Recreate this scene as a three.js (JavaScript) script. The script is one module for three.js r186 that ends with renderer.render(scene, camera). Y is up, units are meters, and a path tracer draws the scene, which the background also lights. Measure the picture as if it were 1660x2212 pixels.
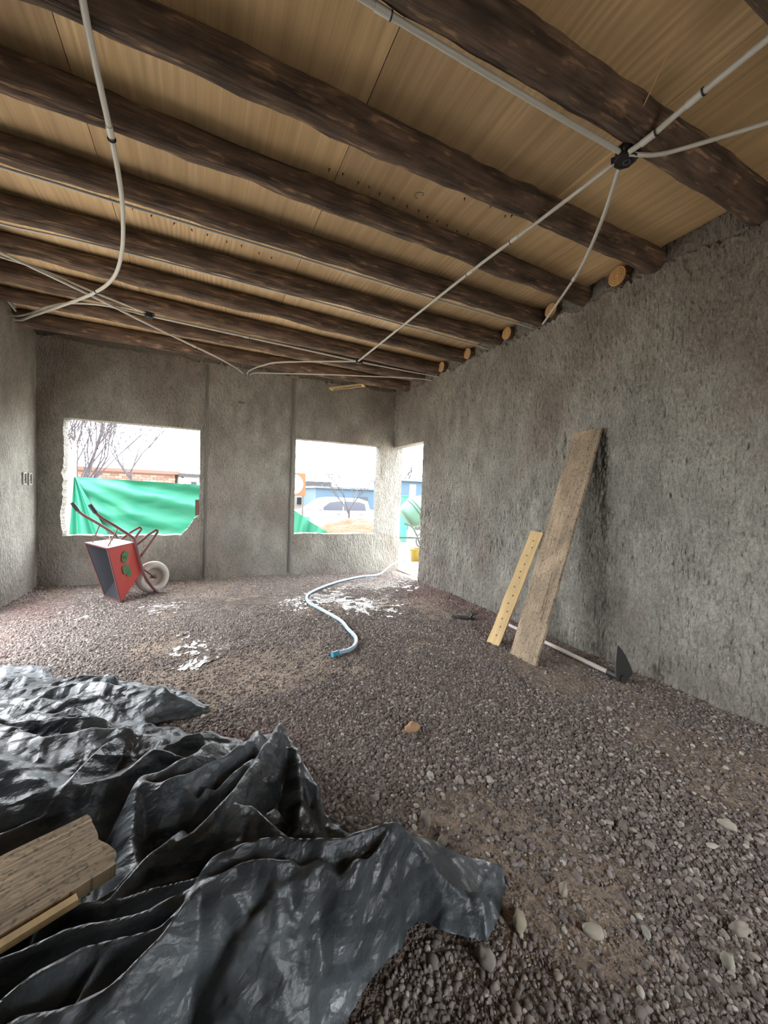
import * as THREE from 'three';
import { mergeGeometries, mergeVertices, toCreasedNormals } from 'three/addons/utils/BufferGeometryUtils.js';

// ---------- camera, sky, exposure ----------
const scene = new THREE.Scene();
const EYE = new THREE.Vector3(-2.897, 1.2287, 5.8848);
const camera = new THREE.PerspectiveCamera(105.74, 1660 / 2212, 0.05, 200);
camera.position.copy(EYE);
camera.rotation.set(THREE.MathUtils.degToRad(-2.336), THREE.MathUtils.degToRad(-25.142), THREE.MathUtils.degToRad(1.994), 'YXZ');
scene.background = new THREE.Color().setRGB(0.93, 0.965, 1.0);   // even overcast sky
scene.backgroundIntensity = 18;
const renderer = new THREE.WebGLRenderer({ antialias: true });
renderer.toneMapping = THREE.LinearToneMapping;
renderer.toneMappingExposure = 1.0;
renderer.shadowMap.enabled = true;

const LEFT_OPEN = [1.25, 3.2];

// ---------- helpers ----------
const V = (x, y, z) => new THREE.Vector3(x, y, z);
function rng(seed) { let a = seed >>> 0; return () => { a = (a + 0x6D2B79F5) | 0; let t = Math.imul(a ^ (a >>> 15), 1 | a); t = (t + Math.imul(t ^ (t >>> 7), 61 | t)) ^ t; return ((t ^ (t >>> 14)) >>> 0) / 4294967296; }; }
const clamp = (v, a = 0, b = 1) => Math.min(b, Math.max(a, v));
const sstep = (a, b, v) => { const t = clamp((v - a) / (b - a)); return t * t * (3 - 2 * t); };
const lerp = (a, b, t) => a + (b - a) * t;
function hash(x, y, s) { let h = Math.imul(x, 374761393) + Math.imul(y, 668265263) + Math.imul(s, 974634777); h = Math.imul(h ^ (h >>> 13), 1274126177); return ((h ^ (h >>> 16)) >>> 0) / 4294967296; }
// value noise, lattice repeats every px by py cells so textures tile
function noise(x, y, s, px = 1e6, py = 1e6) {
  const xi = Math.floor(x), yi = Math.floor(y), fx = x - xi, fy = y - yi, u = fx * fx * (3 - 2 * fx), v = fy * fy * (3 - 2 * fy);
  const x0 = ((xi % px) + px) % px, x1 = (x0 + 1) % px, y0 = ((yi % py) + py) % py, y1 = (y0 + 1) % py;
  const a = hash(x0, y0, s), b = hash(x1, y0, s), c = hash(x0, y1, s), d = hash(x1, y1, s);
  return a + (b - a) * u + (c - a + (a - b - c + d) * u) * v;
}
function fbm(x, y, s, oct = 4, px = 1e6, py = 1e6) { let a = 0, w = 0.5, t = 0; for (let o = 0; o < oct; o++) { a += w * noise(x, y, s + o * 17, px, py); t += w; w *= 0.5; x *= 2; y *= 2; px *= 2; py *= 2; } return a / t; }
function texture(w, h, fn, { srgb = false, ru = 1, rv = 1 } = {}) {
  const d = new Uint8Array(w * h * 4), o = [0, 0, 0];
  for (let j = 0; j < h; j++) for (let i = 0; i < w; i++) {
    const r = fn(i / w, j / h, o), k = (j * w + i) * 4;
    if (typeof r === 'number') d[k] = d[k + 1] = d[k + 2] = clamp(r) * 255; else { d[k] = clamp(o[0]) * 255; d[k + 1] = clamp(o[1]) * 255; d[k + 2] = clamp(o[2]) * 255; }
    d[k + 3] = 255;
  }
  const t = new THREE.DataTexture(d, w, h); t.wrapS = t.wrapT = THREE.RepeatWrapping; t.magFilter = THREE.LinearFilter; t.minFilter = THREE.LinearFilter;
  if (srgb) t.colorSpace = THREE.SRGBColorSpace;
  t.repeat.set(ru, rv); t.needsUpdate = true; return t;
}
const std = (color, roughness = 0.85, more = {}) => new THREE.MeshStandardMaterial({ color, roughness, side: THREE.DoubleSide, ...more });
const taken = {};
function numbered(name) { const k = taken[name] = (taken[name] ?? -1) + 1; return k ? `${name}_${String(k).padStart(3, '0')}` : name; }
function mesh(name, geo, mat, parent) {
  const m = new THREE.Mesh(geo, mat); m.castShadow = m.receiveShadow = true;
  if (parent) { m.name = name; parent.add(m); } else { m.name = numbered(name); scene.add(m); }
  return m;
}
function group(name, label, category, groupName) { const g = new THREE.Group(); g.name = numbered(name); g.userData = { label, category }; if (groupName) g.userData.group = groupName; scene.add(g); return g; }
function tag(o, label, category, groupName) { o.userData.label = label; o.userData.category = category; if (groupName) o.userData.group = groupName; return o; }
function structure(o, label, category) { o.userData.kind = 'structure'; if (label) o.userData.label = label; if (category) o.userData.category = category; return o; }
// box with uv in metres, its long grain along v
function box(w, h, d, cx = 0, cy = 0, cz = 0) {
  const g = new THREE.BoxGeometry(w, h, d), uv = g.attributes.uv, dims = [[d, h], [d, h], [w, d], [w, d], [w, h], [w, h]];
  for (let f = 0; f < 6; f++) for (let k = 0; k < 4; k++) uv.setXY(f * 4 + k, uv.getX(f * 4 + k) * dims[f][0], uv.getY(f * 4 + k) * dims[f][1]);
  g.translate(cx, cy, cz); return g;
}
function bar(a, b, r, seg = 8, r2 = r) {
  const d = b.clone().sub(a), g = new THREE.CylinderGeometry(r2, r, d.length(), seg, 1);
  g.applyQuaternion(new THREE.Quaternion().setFromUnitVectors(V(0, 1, 0), d.clone().normalize())); g.translate(...a.clone().add(b).multiplyScalar(0.5).toArray()); return g;
}
function tube(pts, r, seg = 60, rad = 10, tension = 0.5) { return new THREE.TubeGeometry(new THREE.CatmullRomCurve3(pts.map((p) => Array.isArray(p) ? V(...p) : p), false, 'catmullrom', tension), seg, r, rad, false); }
function join(list) { return mergeGeometries(list.map((g) => { const n = g.index ? g.toNonIndexed() : g; for (const k of Object.keys(n.attributes)) if (!['position', 'normal', 'uv'].includes(k)) n.deleteAttribute(k); return n; })); }
function pebbleGeo(seed, detail = 1, flat = 0.7) {
  const g = mergeVertices(new THREE.IcosahedronGeometry(1, detail).deleteAttribute('normal').deleteAttribute('uv')), p = g.attributes.position, R = rng(seed), o = R() * 50;
  for (let i = 0; i < p.count; i++) { const x = p.getX(i), y = p.getY(i), z = p.getZ(i), k = 0.78 + 0.45 * noise(x * 1.3 + o, y * 1.3 + z * 1.7 + o, seed); p.setXYZ(i, x * k * (1 + 0.25 * R() * 0.2), y * k * flat, z * k * 0.85); }
  g.computeVertexNormals(); return g;
}

// ---------- textures ----------
const plasterBump = texture(2048, 2048, (u, v) => {
  const x = u * 4, y = v * 4;
  const drip = noise(x * 150, y * 38, 3, 600, 152), pit = fbm(x * 60, y * 30, 5, 3, 240, 120), lump = fbm(x * 14, y * 10, 9, 3, 56, 40), wave = fbm(x * 2, y * 1.25, 13, 2, 8, 5);
  return 0.16 * drip + 0.34 * pit + 0.18 * lump + 0.32 * wave;
}, { ru: 0.25, rv: 0.25 });
const plasterColour = texture(2048, 2048, (u, v, o) => {
  const x = u * 4, y = v * 4, a = fbm(x * 1.5, y * 1.25, 21, 4, 6, 5), b = fbm(x * 10, y * 5, 23, 4, 40, 20), c = fbm(x * 75, y * 30, 25, 3, 300, 120), e = noise(x * 220, y * 130, 27, 880, 520), damp = sstep(0.5, 0.7, fbm(x * 1.25, y * 1, 29, 6, 5, 4) + 0.16 * (b - 0.5) + 0.1 * (c - 0.5));
  let k = 0.525 + 0.07 * (a - 0.5) + 0.16 * (b - 0.5) + 0.2 * (c - 0.5) + 0.1 * (e - 0.5) - 0.1 * sstep(0.6, 0.72, c);
  o[0] = k * lerp(1.0, 0.88, damp); o[1] = k * lerp(0.985, 0.835, damp); o[2] = k * lerp(0.92, 0.775, damp); return o;
}, { srgb: true, ru: 0.25, rv: 0.25 });
const plyColour = texture(2048, 1024, (u, v, o) => {
  const x = u * 2.44, y = v * 2.44;
  const w = fbm(x * 5 / 1.22, y * 0.82, 41, 3, 10, 2), ring = 0.5 + 0.5 * Math.sin((x * 64 * Math.PI / 2.44 * 2) + w * 34), fine = noise(x * 420, y * 3.28, 43, 1024, 8), streak = fbm(x * 50 / 1.22, y * 1.64, 45, 3, 100, 4), tone = fbm(x * 4 / 1.22, y * 1.64, 47, 3, 8, 4);
  const k = 0.9 + 0.09 * (ring - 0.5) * sstep(0.4, 0.7, tone) + 0.06 * (fine - 0.5) + 0.14 * (streak - 0.5) + 0.18 * (tone - 0.5);
  o[0] = 0.95 * k; o[1] = 0.845 * Math.pow(k, 1.15); o[2] = 0.675 * Math.pow(k, 1.35); return o;
}, { srgb: true, ru: 1 / 2.44, rv: 1 / 2.44 });
const barkBump = texture(1024, 512, (u, v) => 0.5 * fbm(u * 24, v * 16, 51, 4, 24, 16) + 0.5 * fbm(u * 10, v * 48, 53, 3, 10, 48), { ru: 0.5, rv: 1 / 0.44 });
const barkColour = texture(1024, 512, (u, v, o) => {
  const a = fbm(u * 8, v * 40, 55, 4, 8, 40), b = fbm(u * 14, v * 10, 57, 4, 14, 10), pale = sstep(0.6, 0.78, fbm(u * 20, v * 26, 59, 4, 20, 26));
  const k = 0.3 + 0.22 * (a - 0.5) + 0.26 * (b - 0.5); o[0] = k * 1.1 + 0.17 * pale; o[1] = k * 0.9 + 0.13 * pale; o[2] = k * 0.75 + 0.08 * pale; return o;
}, { srgb: true, ru: 0.5, rv: 1 / 0.44 });
const boardColour = texture(512, 1024, (u, v, o) => {
  const a = fbm(u * 40, v * 6, 61, 4, 40, 6), b = fbm(u * 5, v * 8, 63, 4, 5, 8), spot = sstep(0.58, 0.74, fbm(u * 90, v * 110, 65, 3, 90, 110));
  const k = 0.55 + 0.16 * (a - 0.5) + 0.2 * (b - 0.5) - 0.15 * spot; o[0] = k * 1.02; o[1] = k * 0.9; o[2] = k * 0.75; return o;
}, { srgb: true, ru: 1 / 0.6, rv: 1 / 1.2 });
const boardBump = texture(512, 1024, (u, v) => 0.6 * fbm(u * 60, v * 8, 66, 3, 60, 8) + 0.4 * fbm(u * 16, v * 24, 67, 3, 16, 24), { ru: 1 / 0.6, rv: 1 / 1.2 });
const pineColour = texture(512, 1024, (u, v, o) => {
  const a = fbm(u * 40, v * 5, 71, 3, 40, 5), b = fbm(u * 4, v * 6, 73, 3, 4, 6), k = 0.9 + 0.14 * (a - 0.5) + 0.12 * (b - 0.5); o[0] = 0.87 * k; o[1] = 0.75 * k; o[2] = 0.55 * k; return o;
}, { srgb: true, ru: 1 / 0.6, rv: 1 / 1.2 });
const dustMap = texture(1024, 1024, (u, v, o) => {
  const a = fbm(u * 6, v * 6, 81, 5, 6, 6), b = fbm(u * 30, v * 30, 83, 4, 30, 30), k = sstep(0.35, 0.75, a) * 0.6 + 0.4 * b; o[0] = 0.15 + 0.25 * k; o[1] = 0.165 + 0.26 * k; o[2] = 0.178 + 0.265 * k; return o;
}, { srgb: true });
const dustRough = texture(1024, 1024, (u, v) => 0.22 + 0.42 * fbm(u * 8, v * 8, 85, 5, 8, 8), {});
const creaseWaves = (() => { const R = rng(19), w = []; for (let i = 0; i < 16; i++) { const k = 2 + Math.floor(R() * 9), an = R() * 6.283; w.push([Math.round(Math.cos(an) * k), Math.round(Math.sin(an) * k), R(), 1 / (k + 1), i]); } return w; })();
const tri = (t) => Math.abs(((t % 1) + 1) % 1 * 2 - 1);
const crumple = texture(1024, 1024, (u, v) => {
  const wx = 0.05 * (fbm(u * 4, v * 4, 91, 3, 4, 4) - 0.5), wy = 0.05 * (fbm(u * 4, v * 4, 92, 3, 4, 4) - 0.5); let r = 0, t = 0;
  for (const [kx, ky, ph, am, i] of creaseWaves) { const m = sstep(0.4, 0.65, noise(u * 5, v * 5, 600 + i, 5, 5)); r += am * m * tri(kx * (u + wx) + ky * (v + wy) + ph); t += am; }
  return 0.05 + 1.6 * r / t + 0.05 * fbm(u * 40, v * 40, 97, 3, 40, 40);
}, {});

// ---------- materials ----------
const M = {
  plaster: std(0xffffff, 0.95, { map: plasterColour, bumpMap: plasterBump, bumpScale: 0.042 }),
  core: std(new THREE.Color().setRGB(0.16, 0.15, 0.13), 0.98, { bumpMap: plasterBump, bumpScale: 0.06 }),
  bark: std(0xffffff, 0.9, { map: barkColour, bumpMap: barkBump, bumpScale: 0.012 }),
  cutWood: std(new THREE.Color().setRGB(0.85, 0.7, 0.56), 0.85, { map: pineColour }),
  conduit: std(new THREE.Color().setRGB(0.47, 0.47, 0.43), 0.45),
  coupling: std(new THREE.Color().setRGB(0.53, 0.53, 0.49), 0.45),
  blackPlastic: std(new THREE.Color().setRGB(0.012, 0.012, 0.014), 0.5),
  darkWire: std(new THREE.Color().setRGB(0.05, 0.04, 0.035), 0.6),
  board: std(0xffffff, 0.9, { map: boardColour, bumpMap: boardBump, bumpScale: 0.004 }),
  pine: std(0xffffff, 0.85, { map: pineColour, bumpMap: boardBump, bumpScale: 0.001 }),
  nail: std(new THREE.Color().setRGB(0.12, 0.05, 0.025), 0.7),
  steel: std(new THREE.Color().setRGB(0.06, 0.058, 0.055), 0.55, { metalness: 0.6 }),
};
const plyTones = [[1, 1, 1], [0.82, 0.8, 0.77], [1.0, 0.97, 0.9], [0.78, 0.78, 0.77]].map((c) => std(new THREE.Color().setRGB(...c), 0.8, { map: plyColour }));

// ---------- room ----------
const XL = -4.673, ZF = 7.5, HC = 3.05, T = 0.175, LINT = 2.05, SILL = 0.61;
const Rj = rng(11);
// a wobbly run of points between corners, as a broken or hand-finished edge
function ragged(corners, step, amp, R = Rj) {
  const out = [];
  for (let i = 0; i < corners.length; i++) {
    const [ax, ay, aa = amp] = corners[i], [bx, by] = corners[(i + 1) % corners.length], n = Math.max(1, Math.round(Math.hypot(bx - ax, by - ay) / step)), L = Math.hypot(bx - ax, by - ay), nx = -(by - ay) / L, ny = (bx - ax) / L;
    for (let k = 0; k < n; k++) { const t = k / n, j = aa * (2.2 * (fbm(k * 0.17 + i * 9, i, 733, 4) - 0.5) + (R() - 0.5) * 0.25); out.push(new THREE.Vector2(ax + (bx - ax) * t + nx * j, ay + (by - ay) * t + ny * j)); }
  }
  return out;
}
const jagTop = (x0, x1, y, amp) => { const n = Math.round((x1 - x0) / 0.035), a = []; for (let i = 0; i <= n; i++) a.push([x0 + (x1 - x0) * i / n, y + (fbm(i * 0.21, y, 7, 3) - 0.5) * amp * 2.4 + (Rj() - 0.5) * amp * 0.8]); return a; };
function slab(outline, holes, depth) {
  const s = new THREE.Shape(outline.map((p) => p.isVector2 ? p : new THREE.Vector2(...p)));
  for (const h of holes) s.holes.push(new THREE.Path(h));
  return new THREE.ExtrudeGeometry(s, { depth, bevelEnabled: false });
}
const win1 = ragged([[-4.44, SILL, 0.012], [-3.13, SILL + 0.0, 0.02], [-3.06, 0.72, 0.02], [-3.0, 0.83, 0.012], [-2.935, 0.875, 0.004], [-2.94, LINT, 0.004], [-4.42, LINT - 0.01, 0.022]], 0.014, 0.012);
const win2 = ragged([[-1.635, SILL, 0.012], [-0.24, SILL - 0.01, 0.006], [-0.24, LINT, 0.004], [-1.635, LINT, 0.004]], 0.016, 0.008);
const crack = ragged([[-2.47, 2.47], [-2.36, 2.465], [-2.37, 2.495], [-2.455, 2.5]], 0.02, 0.008);
{
  // back wall: core up to the roof, plaster coat in front of it ending raggedly under the logs
  const wall = structure(mesh('wall_back', slab([[XL - T, -0.4], [T, -0.4], [T, HC], [XL - T, HC]], [win1, win2], T - 0.02).translate(0, 0, -T), M.core), 'rough grey plastered back wall with two unglazed window openings', 'wall');
  mesh('plaster_coat', slab([[XL, -0.2], [T, -0.2], ...jagTop(XL, T, 2.955, 0.035).reverse()], [win1, win2, crack], 0.02).translate(0, 0, -0.02), M.plaster, wall);
  for (const [x, w] of [[-2.86, 0.05], [-1.69, 0.07]]) {
    const g = new THREE.PlaneGeometry(w, 2.9, 3, 120), p = g.attributes.position;
    for (let i = 0; i < p.count; i++) p.setXYZ(i, p.getX(i) + (fbm(p.getY(i) * 6, x, 3, 3) - 0.5) * 0.02, p.getY(i), (Math.abs(p.getX(i)) < w * 0.3 ? 0.009 : -0.004) + 0.004 * noise(p.getY(i) * 30, p.getX(i) * 60, 5));
    g.translate(x, 1.47, 0); g.computeVertexNormals(); mesh('plaster_ridge', g, M.plaster, wall);
  }
}
function wallPlasterHeight(z, y) { return 0.012 * (fbm(z * 2.2, y * 1.1, 201, 2) - 0.5) * 2 + 0.008 * (fbm(z * 16, y * 9, 203, 3) - 0.5) * 2 - 0.008 * sstep(0.54, 0.7, fbm(z * 34, y * 13, 205, 3)) + 0.012 * (fbm(z * 70, y * 24, 207, 3) - 0.5) * 2; }
{
  // right wall: core with the doorway, its coat a relief of its own
  const sh = slab([[0.98, -0.4], [ZF, -0.4], [ZF, HC], [-T, HC], [-T, LINT], [0.98, LINT]], [], T - 0.035);
  sh.applyMatrix4(new THREE.Matrix4().makeBasis(V(0, 0, 1), V(0, 1, 0), V(1, 0, 0))).translate(0.035, 0, 0);
  const wall = structure(mesh('wall_right', sh, M.core), 'grey plastered side wall with trowel relief and a doorway at its far end', 'wall');
  const grid = (z0, z1, dz, y0, y1, dy, jag, relief = wallPlasterHeight) => {
    const nz = Math.round((z1 - z0) / dz), ny = Math.round((y1 - y0) / dy), pos = [], uv = [], idx = [];
    for (let i = 0; i <= nz; i++) {
      const z = lerp(z0, z1, i / nz), top = jag ? y1 + (fbm(z * 6, 1, 77, 4) - 0.5) * 0.11 + (noise(z * 40, 2, 79) - 0.5) * 0.03 : y1;
      for (let j = 0; j <= ny; j++) { const y = lerp(y0, top, j / ny), edge = j === ny ? 0.02 : 0; let zz = z; if (i === 0 && !jag) zz += (noise(y * 20, 3, 5) - 0.5) * 0.012; pos.push(relief(z, y) + edge, y, zz); uv.push(z, y); }
    }
    for (let i = 0; i < nz; i++) for (let j = 0; j < ny; j++) { const a = i * (ny + 1) + j; idx.push(a, a + 1, a + ny + 1, a + 1, a + ny + 2, a + ny + 1); }
    const g = new THREE.BufferGeometry(); g.setAttribute('position', new THREE.Float32BufferAttribute(pos, 3)); g.setAttribute('uv', new THREE.Float32BufferAttribute(uv, 2)); g.setIndex(idx); g.computeVertexNormals(); return g;
  };
  mesh('plaster_coat', grid(0.98, 5.4, 0.0065, -0.15, 2.91, 0.011, true), M.plaster, wall);
  mesh('mortar_band', grid(0.0, 5.4, 0.012, 2.8, HC + 0.01, 0.01, false, (z, y) => 0.012 + 0.03 * (fbm(z * 9, y * 12, 211, 4) - 0.5) + 0.03 * (fbm(z * 30, y * 30, 213, 3) - 0.5)), M.core, wall);
  mesh('plaster_coat', grid(5.4, ZF, 0.1, -0.15, 2.95, 0.1, false), M.plaster, wall);
  mesh('plaster_coat', grid(0.0, 0.98, 0.02, LINT - 0.004, 2.92, 0.02, true), M.plaster, wall);
  const jamb = join([box(T - 0.008, LINT, 0.03, T / 2 + 0.004, LINT / 2, 0.985), box(T - 0.004, 0.03, 1.0, T / 2 + 0.002, LINT + 0.012, 0.48)]); mesh('door_jamb', jamb, M.plaster, wall);
}
{
  // left wall: wide unglazed opening behind the frame's edge, beside the viewer
  const open = ragged([[LEFT_OPEN[0], 0.1], [LEFT_OPEN[1], 0.1], [LEFT_OPEN[1], 2.3], [LEFT_OPEN[0], 2.3]], 0.05, 0.01);
  const basis = new THREE.Matrix4().makeBasis(V(0, 0, 1), V(0, 1, 0), V(-1, 0, 0));
  const core = slab([[-T, -0.4], [ZF, -0.4], [ZF, HC], [-T, HC]], [open], T - 0.02); core.applyMatrix4(basis).translate(XL - 0.02, 0, 0);
  const wall = structure(mesh('wall_left', core, M.core), 'narrow strip of grey plastered wall at the left edge', 'wall');
  const coat = slab([[0, -0.2], [ZF, -0.2], ...jagTop(0, ZF, 2.96, 0.03).reverse()], [open], 0.02); coat.applyMatrix4(basis).translate(XL, 0, 0); mesh('plaster_coat', coat, M.plaster, wall);
  // front wall behind the viewer, with the entrance the near pebbles are lit by
  const ent = ragged([[-1.75, 0.02], [-0.75, 0.02], [-0.75, 2.1], [-1.75, 2.1]], 0.06, 0.008);
  structure(mesh('wall_front', slab([[XL - T, -0.4], [T, -0.4], [T, HC], [XL - T, HC]], [ent], T).translate(0, 0, ZF), M.plaster), 'plastered wall with the entrance behind the viewer', 'wall');
}
{
  const roof = structure(mesh('ceiling', box(5.6, 0.06, 9.0, -2.25, HC + 0.07, 4.05), std(new THREE.Color().setRGB(0.2, 0.16, 0.12), 0.95)), 'plywood sheet ceiling carried by round logs', 'ceiling');
  const R = rng(5); let n = 0;
  for (let c = 0; c < 4; c++) for (let r = 0; r < 4; r++) {
    const x0 = -4.67 + 1.22 * c, z0 = -0.2 + 2.44 * r - (c % 2) * 1.22, z1 = Math.min(ZF + 0.1, z0 + 2.44), za = Math.max(-0.2, z0); if (z1 - za < 0.1) continue;
    const w = 1.22 - 0.004, l = z1 - za - 0.004, g = box(w, 0.015, l), uv = g.attributes.uv, ou = R() * 2.44, ov = R() * 2.44;
    for (let k = 0; k < uv.count; k++) uv.setXY(k, uv.getX(k) + ou, uv.getY(k) + ov);
    g.translate(x0 + 0.61, HC + 0.0075 + (R() - 0.5) * 0.004, (za + z1) / 2); mesh('plywood_panel', g, plyTones[n++ % 4], roof);
  }
  // nail points that came through the sheets beside the logs
  const ng = new THREE.ConeGeometry(0.006, 0.022, 6).rotateX(Math.PI);
  const put = (x, z) => { const m = mesh('nail_point', ng, M.nail, roof); m.position.set(x, HC - 0.011, z); m.rotation.set((R() - 0.5) * 0.8, 0, (R() - 0.5) * 0.8); };
  for (let i = 0; i < 13; i++) put(-2.3 + i * 0.085 + R() * 0.03, 3.69 - i * 0.007 + R() * 0.02);
  for (let i = 0; i < 9; i++) put(-3.36 + i * 0.115 + R() * 0.03, 2.79 - i * 0.012 + R() * 0.02);
  for (let i = 0; i < 10; i++) put(-1.1 + i * 0.07 + R() * 0.02, 2.25 - i * 0.004 + R() * 0.02);
  for (let i = 0; i < 7; i++) put(-1.5 + i * 0.06 + R() * 0.03, 3.86 + R() * 0.15);
}
// ---------- logs ----------
function logGeo(x0, x1, z0, z1, y0, y1, r0, r1, seed) {
  const n = Math.max(8, Math.round(Math.abs(x1 - x0) / 0.035)), m = 30, pos = [], uv = [], idx = [];
  for (let i = 0; i <= n; i++) {
    const t = i / n, x = lerp(x0, x1, t), wob = (fbm(x * 0.7, seed, 301, 2) - 0.5) * 0.03, lum = (fbm(x * 2.2, seed, 305, 3) - 0.5) * 0.022, r = lerp(r0, r1, t) + lum, cz = lerp(z0, z1, t) + wob, cy = lerp(y0, y1, t) - lum + (fbm(x * 0.7, seed + 3, 303, 2) - 0.5) * 0.008;
    for (let j = 0; j <= m; j++) {
      const a = j / m * Math.PI * 2, q = j === m ? 0 : a, k = r + 0.012 * (fbm(x * 5, 3 + Math.cos(q) * 2.5 + seed, 307 + Math.round(seed), 3) - 0.5) + 0.01 * (fbm(x * 9, Math.sin(q) * 3 + seed * 2, 309, 3) - 0.5);
      pos.push(x, cy + Math.cos(a) * k, cz + Math.sin(a) * k); uv.push(x + seed * 0.37, j / m * 0.44 + seed * 0.13);
    }
  }
  for (let i = 0; i < n; i++) for (let j = 0; j < m; j++) { const a = i * (m + 1) + j; idx.push(a, a + 1, a + m + 1, a + 1, a + m + 2, a + m + 1); }
  const g = new THREE.BufferGeometry(); g.setAttribute('position', new THREE.Float32BufferAttribute(pos, 3)); g.setAttribute('uv', new THREE.Float32BufferAttribute(uv, 2)); g.setIndex(idx); g.computeVertexNormals(); return g;
}
const LOGS = [ // z at the left wall, z at the right wall, radius left, radius right, what sets it apart
  [5.24, 5.22, 0.085, 0.085, 'dark round log just entering at the top corner above the thick conduit'],
  [4.63, 4.70, 0.086, 0.082, 'nearest long log, with the black box and five pipes meeting on it'],
  [4.07, 4.11, 0.078, 0.075, 'second log from the viewer, thick and dark with a pale split edge'],
  [3.64, 3.54, 0.074, 0.07, 'third log from the viewer, brown, crossed by the hanging curved pipe clip'],
  [3.11, 3.06, 0.072, 0.072, 'fourth log from the viewer, greyish, a thin pipe running along its lower edge'],
  [2.56, 2.50, 0.074, 0.072, 'fifth log from the viewer, reddish brown, crossed by the long slanting pipe'],
  [2.07, 1.88, 0.07, 0.07, 'sixth log from the viewer, ending behind a pale cut log end'],
  [1.58, 1.33, 0.075, 0.072, 'third log from the back wall, carrying two small black boxes'],
  [1.05, 0.88, 0.064, 0.066, 'second log from the back wall, above the slanting white pipe'],
  [0.50, 0.42, 0.084, 0.08, 'last reddish log beside the back wall, lowest in the row'],
];
LOGS.forEach(([zl, zr, rl, rr, label], i) => {
  const g = logGeo(XL - 0.1, 0.12, zl, zr, HC - rl - 0.004, HC - rr - 0.004, rl, rr, i * 3.7 + 1);
  tag(mesh('ceiling_log', g, M.bark), label, 'log', 'round logs carrying the ceiling');
});
// cut ends of the next room's logs, showing through the right wall
const ENDS = [[3.87, 0.068, 'pale cut log end between the second and third ceiling logs'], [3.245, 0.062, 'cut log end just behind the curved pipe at the wall top'], [2.68, 0.062, 'bright orange round log end with clear rings, third from the viewer'], [2.02, 0.062, 'small bright log end beside the sixth ceiling log'], [1.46, 0.064, 'farthest cut log end, brownish, at the wall top']];
ENDS.forEach(([z, r, label], i) => {
  const t = group('log_end', label, 'log', 'log ends sticking out of the right wall');
  t.position.set(-0.05, 2.965, z);
  mesh('bark', logGeo(-0.0, 0.2, 0, 0, 0, 0, r, r, 40 + i * 2.3), M.bark, t);
  const R = rng(60 + i), s = []; for (let k = 0; k < 26; k++) { const a = k / 26 * Math.PI * 2; s.push(new THREE.Vector2(Math.cos(a) * r * (0.97 + R() * 0.05), Math.sin(a) * r * (0.97 + R() * 0.05))); }
  const g = new THREE.ExtrudeGeometry(new THREE.Shape(s), { depth: 0.012, bevelEnabled: false }); g.rotateY(-Math.PI / 2).translate(0.002, 0, 0); mesh('cut_face', g, M.cutWood, t);
  for (const k of [0.3, 0.55, 0.8]) mesh('growth_ring', new THREE.TorusGeometry(r * k, 0.0012, 4, 28).rotateY(Math.PI / 2).translate(-0.0105, 0, 0), M.nail, t);
});

// ---------- conduits and boxes under the ceiling ----------
function conduit(pts, label, { r = 0.0105, couplings = [], tension = 0.5, seg = 80, clips = [] } = {}) {
  const t = group('conduit', label, 'conduit', 'electrical conduits under the ceiling'), c = new THREE.CatmullRomCurve3(pts.map((p) => V(...p)), false, 'catmullrom', tension);
  mesh('pipe', new THREE.TubeGeometry(c, seg, r, 10, false), M.conduit, t);
  for (const u of couplings) { const p = c.getPointAt(u), d = c.getTangentAt(u); mesh('coupling', bar(p.clone().addScaledVector(d, -0.03), p.clone().addScaledVector(d, 0.03), r * 1.22, 12), M.coupling, t); mesh('joint_ring', bar(p.clone().addScaledVector(d, 0.028), p.clone().addScaledVector(d, 0.034), r * 1.3, 12), M.blackPlastic, t); }
  for (const u of clips) { const p = c.getPointAt(u), d = c.getTangentAt(u); const g = new THREE.TorusGeometry(r * 1.25, 0.0035, 6, 16); g.applyQuaternion(new THREE.Quaternion().setFromUnitVectors(V(0, 0, 1), d)); g.translate(p.x, p.y, p.z); mesh('wire_clip', join([g, bar(p.clone().add(V(0, r, 0)), p.clone().add(V(0.01, 0.05, 0)), 0.002, 5)]), M.darkWire, t); }
}
conduit([[-3.287, 2.88, 4.6], [-3.29, 2.88, 4.22], [-3.296, 2.88, 4.076], [-3.304, 2.88, 3.861], [-3.309, 2.875, 3.645], [-3.318, 2.862, 3.396], [-3.343, 2.85, 3.107], [-3.417, 2.84, 2.652], [-3.541, 2.83, 2.222], [-3.754, 2.832, 1.833], [-4.129, 2.84, 1.33], [-4.42, 2.862, 0.93], [-4.6, 2.888, 0.655], [-4.69, 2.9, 0.62]], 'long hanging pale pipe that curves down at the left and ends in the corner', { r: 0.0125, clips: [0.23, 0.63], couplings: [0.22] });
conduit([[-1.104, 2.885, 4.582], [-1.125, 2.88, 4.1], [-1.154, 2.88, 3.526], [-1.168, 2.882, 2.4], [-1.175, 2.888, 1.31]], 'long straight pipe slanting from the near box to the far box across the logs', { couplings: [0.2, 0.33] });
conduit([[-1.07, 2.88, 4.57], [-0.836, 2.855, 4.308], [-0.549, 2.855, 3.947], [-0.25, 2.885, 3.5], [0.015, 2.915, 3.09]], 'curved pale pipe dropping from the near black box to the right wall top', { couplings: [0.52] });
conduit([[-3.6, 2.893, 4.585], [-2.411, 2.893, 4.59], [-1.6, 2.893, 4.6], [-1.122, 2.893, 4.612]], 'pipe running along the lower edge of the nearest log into the black box', { r: 0.0115, couplings: [0.5] });
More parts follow.
